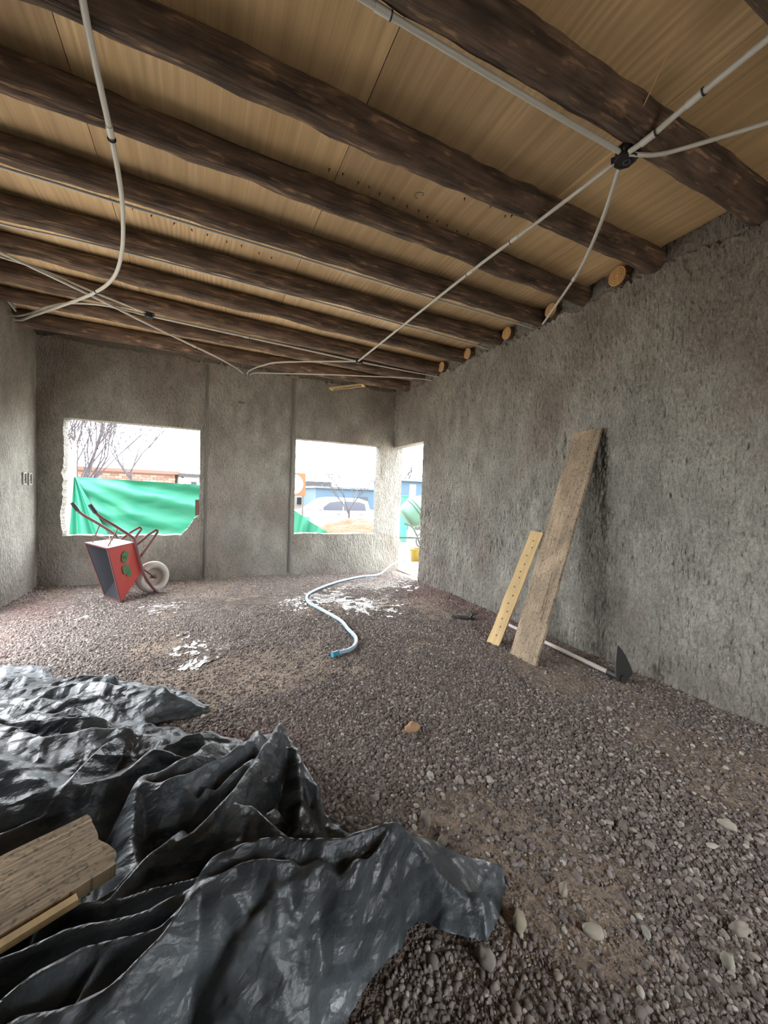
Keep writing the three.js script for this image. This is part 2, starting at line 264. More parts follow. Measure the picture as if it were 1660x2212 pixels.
conduit([[-1.118, 2.872, 4.648], [-1.115, 2.866, 4.74], [-1.113, 2.878, 4.866], [-1.132, 2.87, 5.142], [-1.14, 2.865, 5.6]], 'thickest pipe leaving the near box towards the top right corner', { r: 0.0125, couplings: [0.09, 0.28] });
conduit([[-1.107, 2.872, 4.64], [-1.0, 2.866, 4.7], [-0.883, 2.885, 4.787], [-0.705, 2.905, 4.975], [-0.55, 2.86, 5.3]], 'thin pipe leaving the near box to the right edge below the thick pipe', { r: 0.0095 });
conduit([[-4.69, 2.92, 3.03], [-3.891, 2.915, 3.045], [-2.573, 2.915, 3.025], [-1.2, 2.915, 3.0], [0.02, 2.918, 2.985]], 'thin pipe tied along the lower edge of the greyish fourth log', { r: 0.008 });
conduit([[-4.69, 2.93, 2.42], [-4.13, 2.925, 2.42], [-3.442, 2.92, 2.47], [-1.5, 2.92, 2.43], [0.02, 2.915, 2.36]], 'thin pipe tied along the far side of the fifth log', { r: 0.008 });
conduit([[-4.69, 2.885, 2.52], [-4.239, 2.88, 2.107], [-3.786, 2.872, 1.677], [-3.415, 2.862, 1.292], [-3.007, 2.858, 0.881], [-2.756, 2.858, 0.62], [-2.552, 2.875, 0.3], [-2.45, 2.905, 0.05], [-2.40, 2.88, -0.012]], 'straight white pipe slanting from the left edge down to the back wall', { couplings: [0.68] });
conduit([[-4.69, 2.9, 2.1], [-4.282, 2.9, 1.99], [-4.061, 2.9, 1.918], [-3.781, 2.9, 1.705], [-3.414, 2.9, 1.478]], 'pale pipe from the left edge into the small far box, above the crossing pipes', { r: 0.009 });
conduit([[-4.69, 2.91, 0.68], [-4.59, 2.898, 0.74], [-4.42, 2.89, 0.93], [-4.258, 2.885, 1.15], [-4.032, 2.9, 1.336], [-3.728, 2.9, 1.45], [-3.43, 2.9, 1.41]], 'arched pipe from the left wall corner up to the small far box', { r: 0.009 });
conduit([[-2.346, 2.88, -0.012], [-2.345, 2.9, 0.05], [-2.318, 2.872, 0.318], [-2.208, 2.86, 0.611], [-2.068, 2.858, 0.822], [-1.66, 2.87, 1.065], [-1.2, 2.885, 1.295]], 'arched pipe rising from the back wall slot to the far black box', { r: 0.009 });
conduit([[-2.31, 2.88, -0.005], [-2.29, 2.89, 0.04], [-2.217, 2.862, 0.233], [-1.878, 2.856, 0.432], [-1.424, 2.856, 0.663], [-0.839, 2.865, 0.898], [-0.361, 2.875, 1.07], [-0.06, 2.88, 1.13], [0.015, 2.865, 1.14]], 'lowest thin pipe crossing from the back wall slot to the right wall', { r: 0.008 });
conduit([[-3.36, 2.888, 1.445], [-2.3, 2.885, 1.385], [-1.205, 2.888, 1.305]], 'straight pipe joining the two far black boxes under a log', { r: 0.011, couplings: [0.4] });
conduit([[-1.11, 2.885, 1.3], [-0.5, 2.885, 1.3], [-0.03, 2.885, 1.31], [0.02, 2.87, 1.31]], 'short pipe from the far black box to the right wall', { r: 0.009 });
conduit([[-4.668, 3.01, 1.3], [-4.664, 3.03, 0.9], [-4.664, 3.0, 0.6], [-4.668, 2.975, 0.36]], 'short pipe lying along the top of the left wall', { r: 0.009 });
function junctionBox(x, y, z, r, h, label) {
  const t = group('junction_box', label, 'junction box', 'black junction boxes on the logs'); t.position.set(x, y, z);
  mesh('body', new THREE.CylinderGeometry(r, r * 0.92, h, 8, 1).rotateY(0.3), M.blackPlastic, t);
  mesh('rim', new THREE.TorusGeometry(r * 0.98, 0.004, 6, 8).rotateX(Math.PI / 2).rotateY(0.3).translate(0, -h / 2, 0), M.blackPlastic, t);
  mesh('knockout', new THREE.TorusGeometry(r * 0.3, 0.004, 6, 16).rotateX(Math.PI / 2).translate(r * 0.25, -h / 2 - 0.002, 0), std(new THREE.Color().setRGB(0.04, 0.04, 0.06), 0.4), t);
  for (const a of [0.4, 2.5, 4.3]) mesh('hub', bar(V(Math.cos(a) * r * 0.8, 0, Math.sin(a) * r * 0.8), V(Math.cos(a) * r * 1.25, 0, Math.sin(a) * r * 1.25), 0.014, 10), M.blackPlastic, t);
}
junctionBox(-1.095, 2.892, 4.615, 0.048, 0.055, 'black box where five pipes meet on the nearest log');
junctionBox(-1.16, 2.9, 1.29, 0.038, 0.06, 'black box in the far middle at the end of the long slanting pipe');
junctionBox(-3.39, 2.9, 1.45, 0.038, 0.06, 'small black box at the far left where pipes cross');
{
  const t = group('copper_wire', 'thin bare wire hanging loose above the near black box', 'wire');
  mesh('strand', tube([[-1.318, 3.03, 4.97], [-1.25, 2.98, 4.85], [-1.196, 2.925, 4.735]], 0.0022, 20, 6), std(new THREE.Color().setRGB(0.6, 0.38, 0.22), 0.4), t);
  mesh('strand', tube([[-1.196, 2.925, 4.735], [-1.158, 2.905, 4.728], [-1.15, 2.895, 4.7], [-1.12, 2.9, 4.66]], 0.0018, 20, 6), std(new THREE.Color().setRGB(0.55, 0.35, 0.2), 0.4), t);
}
{ // curled tie wires on the ceiling
  const R = rng(91);
  for (const [x, z, s, label] of [[-2.37, 3.93, 1, 'curled thin tie wire hanging under the plywood left of the panel seam'], [-1.78, 3.78, 0.8, 'small looped tie wire under the plywood near the middle']]) {
    const p = []; for (let k = 0; k <= 8; k++) { const a = k / 8 * 4.2; p.push([x + Math.cos(a) * 0.06 * s + k * 0.008, HC - 0.012 - 0.02 * Math.sin(k * 0.4), z + Math.sin(a) * 0.05 * s]); }
    tag(mesh('tie_wire', tube(p, 0.0017, 40, 6), M.darkWire), label, 'wire');
  }
}
{ // short offcut lodged above the back wall
  const t = group('wood_offcut', 'short pale plank offcut lodged over the back wall beside the last log', 'plank');
  const a = V(-1.14, 2.845, 0.04), b = V(-0.72, 2.885, 0.4), d = b.clone().sub(a), L = d.length();
  const q = new THREE.Matrix4().lookAt(V(0, 0, 0), d, V(0, 1, 0));
  mesh('plank', box(0.1, 0.025, L), M.pine, t); t.position.copy(a.clone().add(b).multiplyScalar(0.5)); t.quaternion.setFromRotationMatrix(q);
  mesh('splinter', box(0.028, 0.02, L * 0.8).translate(0.055, -0.03, -0.02), M.board, t);
}
// ---------- switch boxes in the left wall, wooden block in the broken window corner ----------
for (const [z, label] of [[0.36, 'open switch box in the left wall, the one farther from the corner'], [0.21, 'open switch box in the left wall, the one nearer the corner']]) {
  const t = group('switch_box', label, 'switch box', 'open switch boxes in the left wall'); t.position.set(XL + 0.004, 1.285, z);
  mesh('back_plate', box(0.004, 0.1, 0.06, -0.002, 0, 0), std(new THREE.Color().setRGB(0.16, 0.15, 0.14), 0.8), t);
  mesh('rim', join([box(0.012, 0.12, 0.01, 0.004, 0, 0.04), box(0.012, 0.12, 0.01, 0.004, 0, -0.04), box(0.012, 0.01, 0.09, 0.004, 0.06, 0), box(0.012, 0.01, 0.09, 0.004, -0.06, 0)]), std(new THREE.Color().setRGB(0.4, 0.39, 0.36), 0.9), t);
  mesh('wire_stub', tube([[0.002, -0.02, 0.01], [0.014, 0.0, -0.005], [0.01, 0.03, 0.012]], 0.003, 14, 6), M.darkWire, t);
}
tag(mesh('wood_block', box(0.075, 0.215, 0.1, -2.95, 0.985, -0.085), std(new THREE.Color().setRGB(0.14, 0.075, 0.05), 0.85, { bumpMap: boardBump, bumpScale: 0.003 })), 'short upright dark wooden block in the broken corner of the left window', 'block');

// ---------- floor ----------
const PATCH = [[-3.26, 1.34, 0.24, 0.2], [-2.87, 2.62, 0.22, 0.24], [-2.9, 2.86, 0.12, 0.12], [-4.22, 1.33, 0.22, 0.1], [-3.9, 1.5, 0.1, 0.06], [-3.93, 0.72, 0.18, 0.1], [-1.6, 1.45, 0.42, 0.3], [-2.31, 1.42, 0.5, 0.22], [-1.2, 1.9, 0.35, 0.35], [-1.95, 1.5, 0.4, 0.3], [-0.75, 1.0, 0.5, 0.35]];
const RED = [[-0.1, 2.7, 0.3, 0.9], [-0.25, 1.7, 0.35, 0.5], [-4.45, 2.3, 0.3, 0.6], [-4.4, 1.1, 0.3, 0.5], [-2.75, 3.95, 0.3, 0.12]];
const blot = (list, x, z) => { let m = 0; for (const [cx, cz, rx, rz] of list) { const d = ((x - cx) / rx) ** 2 + ((z - cz) / rz) ** 2; if (d < 5) m = Math.max(m, Math.exp(-d)); } return m; };
const wetAt = (x, z) => { const m = blot(PATCH, x, z); return m < 0.02 ? 0 : sstep(0.49, 0.57, m * 0.36 + 0.64 * fbm(x * 15, z * 15, 411, 4)); };   // where water stands between the stones
const redAt = (x, z) => clamp(blot(RED, x, z) * (0.4 + 1.2 * fbm(x * 5, z * 5, 413, 3)));
const soilAt = (x, z) => sstep(0.5, 0.66, fbm(x * 1.6, z * 1.6, 417, 4));   // patches of bare earth between the gravel
function floorY(x, z) { return 0.03 * (fbm(x * 1.1, z * 1.1, 401, 3) - 0.5) + 0.02 * (fbm(x * 6, z * 6, 403, 3) - 0.5) - 0.035 * sstep(2, 0, z) * sstep(-2.4, -0.2, x); }
const floor = (() => {
  const nx = 200, nz = 360, pos = [], col = [], uv = [], idx = [], x0 = XL - 0.02, x1 = T, z0 = -T, z1 = ZF + 0.3;
  for (let i = 0; i <= nx; i++) for (let j = 0; j <= nz; j++) {
    const x = lerp(x0, x1, i / nx), z = lerp(z0, z1, j / nz), r = redAt(x, z), k = 0.75 + 0.5 * fbm(x * 4, z * 4, 421, 4), s = soilAt(x, z);
    pos.push(x, floorY(x, z) + 0.006 * (noise(x * 40, z * 40, 405) - 0.5), z); uv.push(x, z);
    let c = [lerp(0.165, 0.23, s) * k, lerp(0.125, 0.175, s) * k, lerp(0.102, 0.132, s) * k]; c = [lerp(c[0], 0.19, r * 0.5), lerp(c[1], 0.1, r * 0.5), lerp(c[2], 0.085, r * 0.5)];
    col.push(...c);
  }
  for (let i = 0; i < nx; i++) for (let j = 0; j < nz; j++) { const a = i * (nz + 1) + j; idx.push(a, a + 1, a + nz + 1, a + 1, a + nz + 2, a + nz + 1); }
  const g = new THREE.BufferGeometry(); g.setAttribute('position', new THREE.Float32BufferAttribute(pos, 3)); g.setAttribute('color', new THREE.Float32BufferAttribute(col, 3)); g.setAttribute('uv', new THREE.Float32BufferAttribute(uv, 2)); g.setIndex(idx); g.computeVertexNormals();
  const soilBump = texture(1024, 1024, (u, v) => fbm(u * 90, v * 90, 431, 4, 90, 90), { ru: 1, rv: 1 });
  return structure(mesh('floor', g, std(0xffffff, 0.95, { vertexColors: true, bumpMap: soilBump, bumpScale: 0.02 })), 'earth floor covered in loose dark gravel with shiny wet patches', 'floor');
})();
{ // thin uneven films of water lying on the earth, mirroring the windows
  const water = std(new THREE.Color().setRGB(0.13, 0.105, 0.09), 0.17), S = 0.009;
  const wetY = (x, z) => floorY(x, z) + 0.006 + 0.004 * (fbm(x * 14, z * 14, 451, 2) - 0.5) + 0.0055 * (fbm(x * 48, z * 48, 453, 2) - 0.5);
  PATCH.forEach(([cx, cz, rx, rz], n) => {
    const pos = [], idx = [], id = new Map(), nx = Math.ceil(rx * 3.2 / S), nz = Math.ceil(rz * 3.2 / S);
    const owner = (x, z) => { let best = -1, w = 0; PATCH.forEach(([px, pz, qx, qz], k) => { const e = Math.exp(-(((x - px) / qx) ** 2) - ((z - pz) / qz) ** 2); if (e > w) { w = e; best = k; } }); return best; };
    const vert = (i, j) => { const k = i * 4096 + j; if (!id.has(k)) { const x = cx - rx * 1.6 + i * S, z = cz - rz * 1.6 + j * S; id.set(k, pos.length / 3); pos.push(x, wetY(x, z), z); } return id.get(k); };
    for (let i = 0; i < nx; i++) for (let j = 0; j < nz; j++) { const x = cx - rx * 1.6 + (i + 0.5) * S, z = cz - rz * 1.6 + (j + 0.5) * S; if (x < XL + 0.03 || x > -0.03 || z < 0.03 || wetAt(x, z) < 0.4 || owner(x, z) !== n) continue; const a = vert(i, j), b = vert(i, j + 1), c = vert(i + 1, j), d = vert(i + 1, j + 1); idx.push(a, b, c, b, d, c); }
    if (!idx.length) return;
    const g = new THREE.BufferGeometry(); g.setAttribute('position', new THREE.Float32BufferAttribute(pos, 3)); g.setIndex(idx); g.computeVertexNormals(); mesh('puddle', g, water, floor).userData.kind = 'stuff';
  });
}
// ---------- black plastic sheet: near and far slope width of each fold, then x, height, z along its crest ----------
const FOLDS=[
[0.14,0.1,-4.121,0.05,2.817,-3.981,0.06,2.862,-3.842,0.06,2.896,-3.736,0.05,2.92],
[0.1,0.1,-4.04,0.05,3.022,-3.869,0.06,3.065,-3.732,0.05,3.045],
[0.1,0.05,-3.699,0.05,3.192,-3.645,0.1,3.145,-3.543,0.1,3.155,-3.411,0.13,3.266,-3.23,0.13,3.376,-3.062,0.12,3.492,-2.923,0.08,3.571,-2.848,0.03,3.584],
[0.04,0.03,-3.561,0.09,3.126,-3.461,0.12,3.182,-3.352,0.13,3.203],
[0.16,0.06,-3.464,0.09,3.268,-3.339,0.1,3.365,-3.15,0.1,3.486,-2.979,0.06,3.566],
[0.09,0.08,-3.792,0.06,3.29,-3.661,0.09,3.288,-3.565,0.1,3.355,-3.41,0.1,3.374,-3.307,0.09,3.491,-3.227,0.05,3.608],
[0.1,0.08,-3.682,0.06,3.402,-3.542,0.1,3.51,-3.47,0.11,3.504,-3.415,0.1,3.538,-3.265,0.06,3.675],
[0.06,0.12,-3.854,0.12,3.491,-3.73,0.14,3.564,-3.539,0.15,3.647,-3.383,0.16,3.723,-3.304,0.13,3.715,-3.241,0.06,3.684],
[0.07,0.07,-3.146,0.05,3.705,-2.967,0.05,3.596,-2.841,0.03,3.602],
[0.5,0.07,-3.822,0.17,3.571,-3.688,0.18,3.681,-3.575,0.19,3.791,-3.473,0.21,3.928,-3.333,0.22,3.944,-3.199,0.21,3.977,-3.068,0.18,4.009],
[0.08,0.05,-3.473,0.21,3.928,-3.443,0.2,4.048],
[0.07,0.35,-3.699,0.2,3.879,-3.548,0.23,4.074,-3.433,0.22,4.192,-3.352,0.21,4.276,-3.251,0.22,4.305,-3.147,0.23,4.295,-3.061,0.22,4.24],
[0.1,0.15,-3.357,0.2,4.26,-3.441,0.18,4.242,-3.568,0.16,4.211],
[0.12,0.15,-3.303,0.23,4.297,-3.264,0.23,4.19,-3.202,0.22,4.05],
[0.1,0.1,-3.513,0.14,4.35,-3.452,0.15,4.343,-3.369,0.15,4.322,-3.236,0.13,4.317,-3.115,0.11,4.324],
[0.08,0.05,-3.061,0.18,4.166,-3.042,0.2,4.114,-3.015,0.18,4.016,-2.983,0.15,3.939],
[0.09,0.05,-3.072,0.18,4.131,-3.013,0.2,4.163,-2.949,0.2,4.125,-2.897,0.18,4.105],
[0.1,0.12,-3.078,0.26,4.401,-3.016,0.28,4.418,-2.925,0.28,4.405,-2.864,0.26,4.321,-2.819,0.2,4.213],
[0.09,0.14,-3.078,0.27,4.425,-3.002,0.29,4.503,-2.936,0.3,4.509,-2.881,0.3,4.479,-2.79,0.29,4.436,-2.711,0.27,4.364,-2.666,0.24,4.214],
[0.06,0.1,-3.072,0.27,4.45,-2.989,0.28,4.509,-2.942,0.28,4.518,-2.901,0.25,4.561],
[0.06,0.08,-2.901,0.25,4.561,-2.874,0.28,4.546,-2.851,0.26,4.56,-2.789,0.28,4.531,-2.721,0.26,4.458],
[0.09,0.1,-2.581,0.26,4.237,-2.651,0.26,4.371,-2.729,0.28,4.524,-2.802,0.28,4.629,-2.905,0.25,4.695,-3.018,0.22,4.725],
[0.05,0.06,-2.581,0.26,4.237,-2.568,0.2,4.237,-2.546,0.12,4.215],
[0.06,0.08,-3.078,0.27,4.425,-3.077,0.24,4.491,-3.07,0.2,4.556,-3.05,0.16,4.618],
[0.12,0.05,-2.621,0.12,4.251,-2.584,0.17,4.307,-2.535,0.18,4.311,-2.531,0.17,4.396,-2.565,0.15,4.561,-2.597,0.13,4.67],
[0.06,0.04,-2.518,0.13,4.399,-2.522,0.15,4.511,-2.498,0.14,4.527,-2.509,0.1,4.608,-2.516,0.06,4.638],
[0.06,0.06,-2.481,0.06,4.511,-2.489,0.07,4.6,-2.406,0.05,4.663],
[0.22,0.08,-2.893,0.2,4.648,-2.857,0.23,4.637,-2.797,0.26,4.652,-2.746,0.26,4.689,-2.708,0.22,4.715],
[0.05,0.07,-2.706,0.16,4.66,-2.688,0.18,4.635,-2.66,0.16,4.59],
[0.16,0.05,-2.906,0.34,4.949,-2.891,0.37,4.949,-2.872,0.39,4.946,-2.804,0.41,4.949,-2.72,0.41,4.961,-2.636,0.4,4.991,-2.567,0.38,5.002,-2.49,0.37,5,-2.409,0.36,4.996],
[0.13,0.2,-2.89,0.36,4.976,-2.855,0.37,4.994,-2.807,0.39,4.994,-2.75,0.4,5.015,-2.71,0.4,5.026],
[0.11,0.3,-2.71,0.4,5.026,-2.692,0.39,5.043,-2.637,0.38,5.038,-2.597,0.35,5.074,-2.556,0.37,5.07,-2.527,0.36,5.088,-2.472,0.36,5.061,-2.41,0.36,4.997],
[-0.07,0.34,-2.855,0.37,4.994,-2.814,0.34,5.032,-2.795,0.3,5.067,-2.795,0.26,5.09,-2.818,0.22,5.109,-2.856,0.17,5.114],
[-0.22,0.2,-2.73,0.4,5.023,-2.742,0.36,5.067,-2.737,0.31,5.101,-2.727,0.25,5.132,-2.725,0.17,5.156],
[-0.09,0.1,-2.587,0.36,5.077,-2.595,0.31,5.09,-2.62,0.26,5.105],
[-0.08,0.09,-2.527,0.36,5.088,-2.537,0.3,5.094,-2.56,0.24,5.092],
[0.12,0.12,-2.707,0.39,5.02,-2.682,0.35,5.049,-2.663,0.3,5.073,-2.649,0.25,5.103,-2.641,0.2,5.11],
[0.2,0.1,-2.775,0.34,5.064,-2.728,0.33,5.077,-2.691,0.3,5.092,-2.656,0.24,5.12],
[0.05,0.25,-2.641,0.2,5.11,-2.583,0.2,5.097,-2.515,0.2,5.073,-2.466,0.2,5.048,-2.421,0.27,5.036,-2.397,0.32,5.002,-2.407,0.36,4.997],
[0.12,0.15,-2.775,0.12,5.098,-2.736,0.15,5.088,-2.695,0.17,5.079],
[0.06,0.25,-2.27,0.1,4.79,-2.258,0.11,4.872,-2.236,0.1,4.945,-2.198,0.09,4.989,-2.179,0.11,5.07,-2.134,0.05,5.089],
[0.06,0.06,-2.313,0.1,4.896,-2.311,0.09,4.963,-2.318,0.07,5.028],
[0.14,0.08,-2.476,0.1,4.989,-2.429,0.12,5.004,-2.364,0.12,5.04,-2.296,0.1,5.072,-2.233,0.06,5.093,-2.188,0.02,5.113],
[0.05,0.05,-2.194,0.06,4.997,-2.222,0.07,5.057,-2.192,0.07,5.089,-2.198,0.03,5.099],
[0.03,0.03,-2.103,0.05,5.033,-2.1,0.05,5.07],
[0.06,0.13,-3.311,0.24,4.857,-3.265,0.25,4.866,-3.168,0.28,4.887,-3.056,0.31,4.916,-2.984,0.33,4.938,-2.906,0.34,4.946],
[0.06,0.1,-3.268,0.25,4.965,-3.226,0.26,4.974,-3.162,0.3,4.985,-3.105,0.32,4.981,-3.036,0.33,4.991,-2.965,0.33,5.007,-2.919,0.34,4.982],
[0.09,0.07,-3.235,0.24,5.019,-3.171,0.28,5.041,-3.099,0.32,5.07,-3.037,0.34,5.074,-2.988,0.35,5.056,-2.957,0.35,5.039,-2.897,0.36,4.975],
[0.07,0.1,-3.1,0.22,4.795,-3.068,0.24,4.775,-3.005,0.25,4.723,-2.935,0.24,4.67],
[0.08,0.08,-3.126,0.2,4.758,-3.077,0.2,4.729,-3.04,0.2,4.696,-3.071,0.2,4.594],
[0.06,0.07,-3.225,0.2,4.772,-3.163,0.22,4.774,-3.096,0.22,4.787,-3.025,0.24,4.818,-2.892,0.3,4.882],
[0.05,0.05,-3.102,0.3,5.056,-3.082,0.32,5.026,-3.068,0.32,5.003],
[0.05,0.06,-3.361,0.17,4.733,-3.255,0.18,4.757,-3.175,0.19,4.762]
];
const SHEET_EDGE=[-4.392,2.366,-4.109,2.503,-3.939,2.589,-3.794,2.688,-3.759,2.779,-3.723,2.886,-3.610,2.923,-3.405,2.907,-3.371,3.021,-3.241,3.109,-3.054,3.255,-2.924,3.410,-2.840,3.545,-2.875,3.610,-3.009,3.609,-3.113,3.630,-3.078,3.678,-2.972,3.720,-2.928,3.803,-2.795,3.926,-2.712,3.933,-2.622,3.910,-2.507,3.936,-2.465,4.097,-2.472,4.191,-2.457,4.360,-2.456,4.442,-2.462,4.528,-2.393,4.631,-2.348,4.697,-2.263,4.743,-2.187,4.758,-2.135,4.840,-2.066,4.902,-1.978,4.947,-2.020,5.010,-2.097,5.066,-2.175,5.106,-2.222,5.082,-2.276,5.050,-2.337,5.015,-2.38,5.025,-2.41,5.055,-2.455,5.07,-2.51,5.095,-2.58,5.12,-2.645,5.135,-2.665,5.2,-2.7,5.5,-3.7,5.6,-4.55,5.4,-4.55,2.5];
// height of the crumpled sheet: sharp folds standing out of a low lying sheet
const EDGE = []; for (let i = 0; i < SHEET_EDGE.length; i += 2) EDGE.push([SHEET_EDGE[i], SHEET_EDGE[i + 1]]);
function inside(x, z) { let c = false; for (let i = 0, j = EDGE.length - 1; i < EDGE.length; j = i++) { const [xi, zi] = EDGE[i], [xj, zj] = EDGE[j]; if ((zi > z) !== (zj > z) && x < (xj - xi) * (z - zi) / (zj - zi) + xi) c = !c; } return c; }
function edgeNear(x, z) { let best = 1e9, bx = x, bz = z; for (let i = 0, j = EDGE.length - 1; i < EDGE.length; j = i++) { const [ax, az] = EDGE[j], [cx, cz] = EDGE[i], dx = cx - ax, dz = cz - az, t = clamp(((x - ax) * dx + (z - az) * dz) / (dx * dx + dz * dz)), px = ax + dx * t, pz = az + dz * t, d = (px - x) ** 2 + (pz - z) ** 2; if (d < best) { best = d; bx = px; bz = pz; } } return [Math.sqrt(best), bx, bz]; }
const folds = FOLDS.map((f) => { const p = []; for (let i = 2; i < f.length; i += 3) p.push([f[i], f[i + 1], f[i + 2]]); const xs = p.map((q) => q[0]), zs = p.map((q) => q[2]), m = Math.max(Math.abs(f[0]), f[1]) + 0.02; return { wn: f[0], wf: f[1], p, b: [Math.min(...xs) - m, Math.max(...xs) + m, Math.min(...zs) - m, Math.max(...zs) + m] }; });
function sheetY(x, z) {
  let h = 0.03 + 0.02 * fbm(x * 5, z * 5, 501, 3);
  const wx = x + 0.016 * (fbm(x * 7, z * 7, 503, 3) - 0.5), wz = z + 0.016 * (fbm(x * 7 + 9, z * 7, 505, 3) - 0.5);
  for (const f of folds) {
    if (wx < f.b[0] || wx > f.b[1] || wz < f.b[2] || wz > f.b[3]) continue;
    let best = 1e9, y = 0, vx = 0, vz = 0, qx = 0, qz = 0;
    for (let i = 0; i + 1 < f.p.length; i++) { const [ax, ay, az] = f.p[i], [bx, by, bz] = f.p[i + 1], dx = bx - ax, dz = bz - az, t = clamp(((wx - ax) * dx + (wz - az) * dz) / (dx * dx + dz * dz + 1e-9)), px = ax + dx * t, pz = az + dz * t, d = (wx - px) ** 2 + (wz - pz) ** 2; if (d < best) { best = d; y = ay + (by - ay) * t; vx = wx - px; vz = wz - pz; qx = px; qz = pz; } }
    best = Math.sqrt(best); const near = vx * (EYE.x - qx) + vz * (EYE.z - qz) > 0, w = f.wn < 0 ? (vx < 0 ? -f.wn : f.wf) : near ? f.wn : f.wf;
    if (best < w + 0.01) { const k = 1 - (Math.sqrt(best * best + 1.2e-4) - 0.011) / w, v = y * Math.pow(Math.max(0, k), near ? 0.9 : 1.15); if (v > h) h = v; }
  }
  return h;
}
const STEP = 0.0065, SX0 = -4.6, SX1 = -1.94, SZ0 = 2.3, SZ1 = 5.62;
const sheetGrid = (() => {
  const nx = Math.round((SX1 - SX0) / STEP), nz = Math.round((SZ1 - SZ0) / STEP); let H = new Float32Array((nx + 1) * (nz + 1));
  const ins = new Uint8Array(H.length);
  for (let i = 0; i <= nx; i++) for (let j = 0; j <= nz; j++) { const x = SX0 + i * STEP, z = SZ0 + j * STEP; ins[i * (nz + 1) + j] = inside(x, z) ? 1 : 0; H[i * (nz + 1) + j] = sheetY(x, z); }
  for (let pass = 0; pass < 3; pass++) { const B = H.slice(); for (let i = 1; i < nx; i++) for (let j = 1; j < nz; j++) { const k = i * (nz + 1) + j; B[k] = 0.5 * H[k] + 0.125 * (H[k - 1] + H[k + 1] + H[k - nz - 1] + H[k + nz + 1]); } H = B; }
  return { nx, nz, H, ins };
})();
function sheetAt(x, z) { const { nx, nz, H, ins } = sheetGrid, i = Math.round((x - SX0) / STEP), j = Math.round((z - SZ0) / STEP); if (i < 0 || j < 0 || i > nx || j > nz || !ins[i * (nz + 1) + j]) return -1; return H[i * (nz + 1) + j]; }
{
  const { nx, nz, H, ins } = sheetGrid, pos = [], uv = [], idx = [], id = new Int32Array(H.length).fill(-1);
  const vert = (i, j) => {
    const k = i * (nz + 1) + j; if (id[k] >= 0) return id[k];
    let x = SX0 + i * STEP, z = SZ0 + j * STEP, y = H[k]; const [d, bx, bz] = edgeNear(x, z);
    if (!ins[k]) { x = bx; z = bz; }
    const e = ins[k] ? sstep(0, 0.032, d) : 0; y = Math.max(floorY(x, z) + 0.008 + 0.014 * noise(x * 14, z * 14, 511), lerp(Math.min(y, 0.008 + y * 0.22), y, e));
    for (const [kx, ky, ph, am, i] of creaseWaves) y += 0.055 * am * sstep(0.3, 0.6, noise(x * 3, z * 3, 650 + i)) * (tri((kx * x + ky * z) * 0.9 + ph) - 0.5);
    pos.push(x, y, z); uv.push(x + 5 - y * 0.4, z - y); return id[k] = pos.length / 3 - 1;
  };
  for (let i = 0; i < nx; i++) for (let j = 0; j < nz; j++) { const n = ins[i * (nz + 1) + j] + ins[i * (nz + 1) + j + 1] + ins[(i + 1) * (nz + 1) + j] + ins[(i + 1) * (nz + 1) + j + 1]; if (n < 1) continue; const a = vert(i, j), b = vert(i, j + 1), c = vert(i + 1, j), d = vert(i + 1, j + 1); idx.push(a, b, c, b, d, c); }
  const g = new THREE.BufferGeometry(); g.setAttribute('position', new THREE.Float32BufferAttribute(pos, 3)); g.setAttribute('uv', new THREE.Float32BufferAttribute(uv, 2)); g.setIndex(idx); g.computeVertexNormals();
  crumple.repeat.set(1.6, 1.6); dustMap.repeat.set(0.8, 0.8); dustRough.repeat.set(0.9, 0.9);
  tag(mesh('plastic_sheet', g, std(0xffffff, 1, { map: dustMap, roughnessMap: dustRough, bumpMap: crumple, bumpScale: 0.075 })), 'crumpled black plastic sheet heaped over the gravel in the lower left', 'plastic sheet');
}

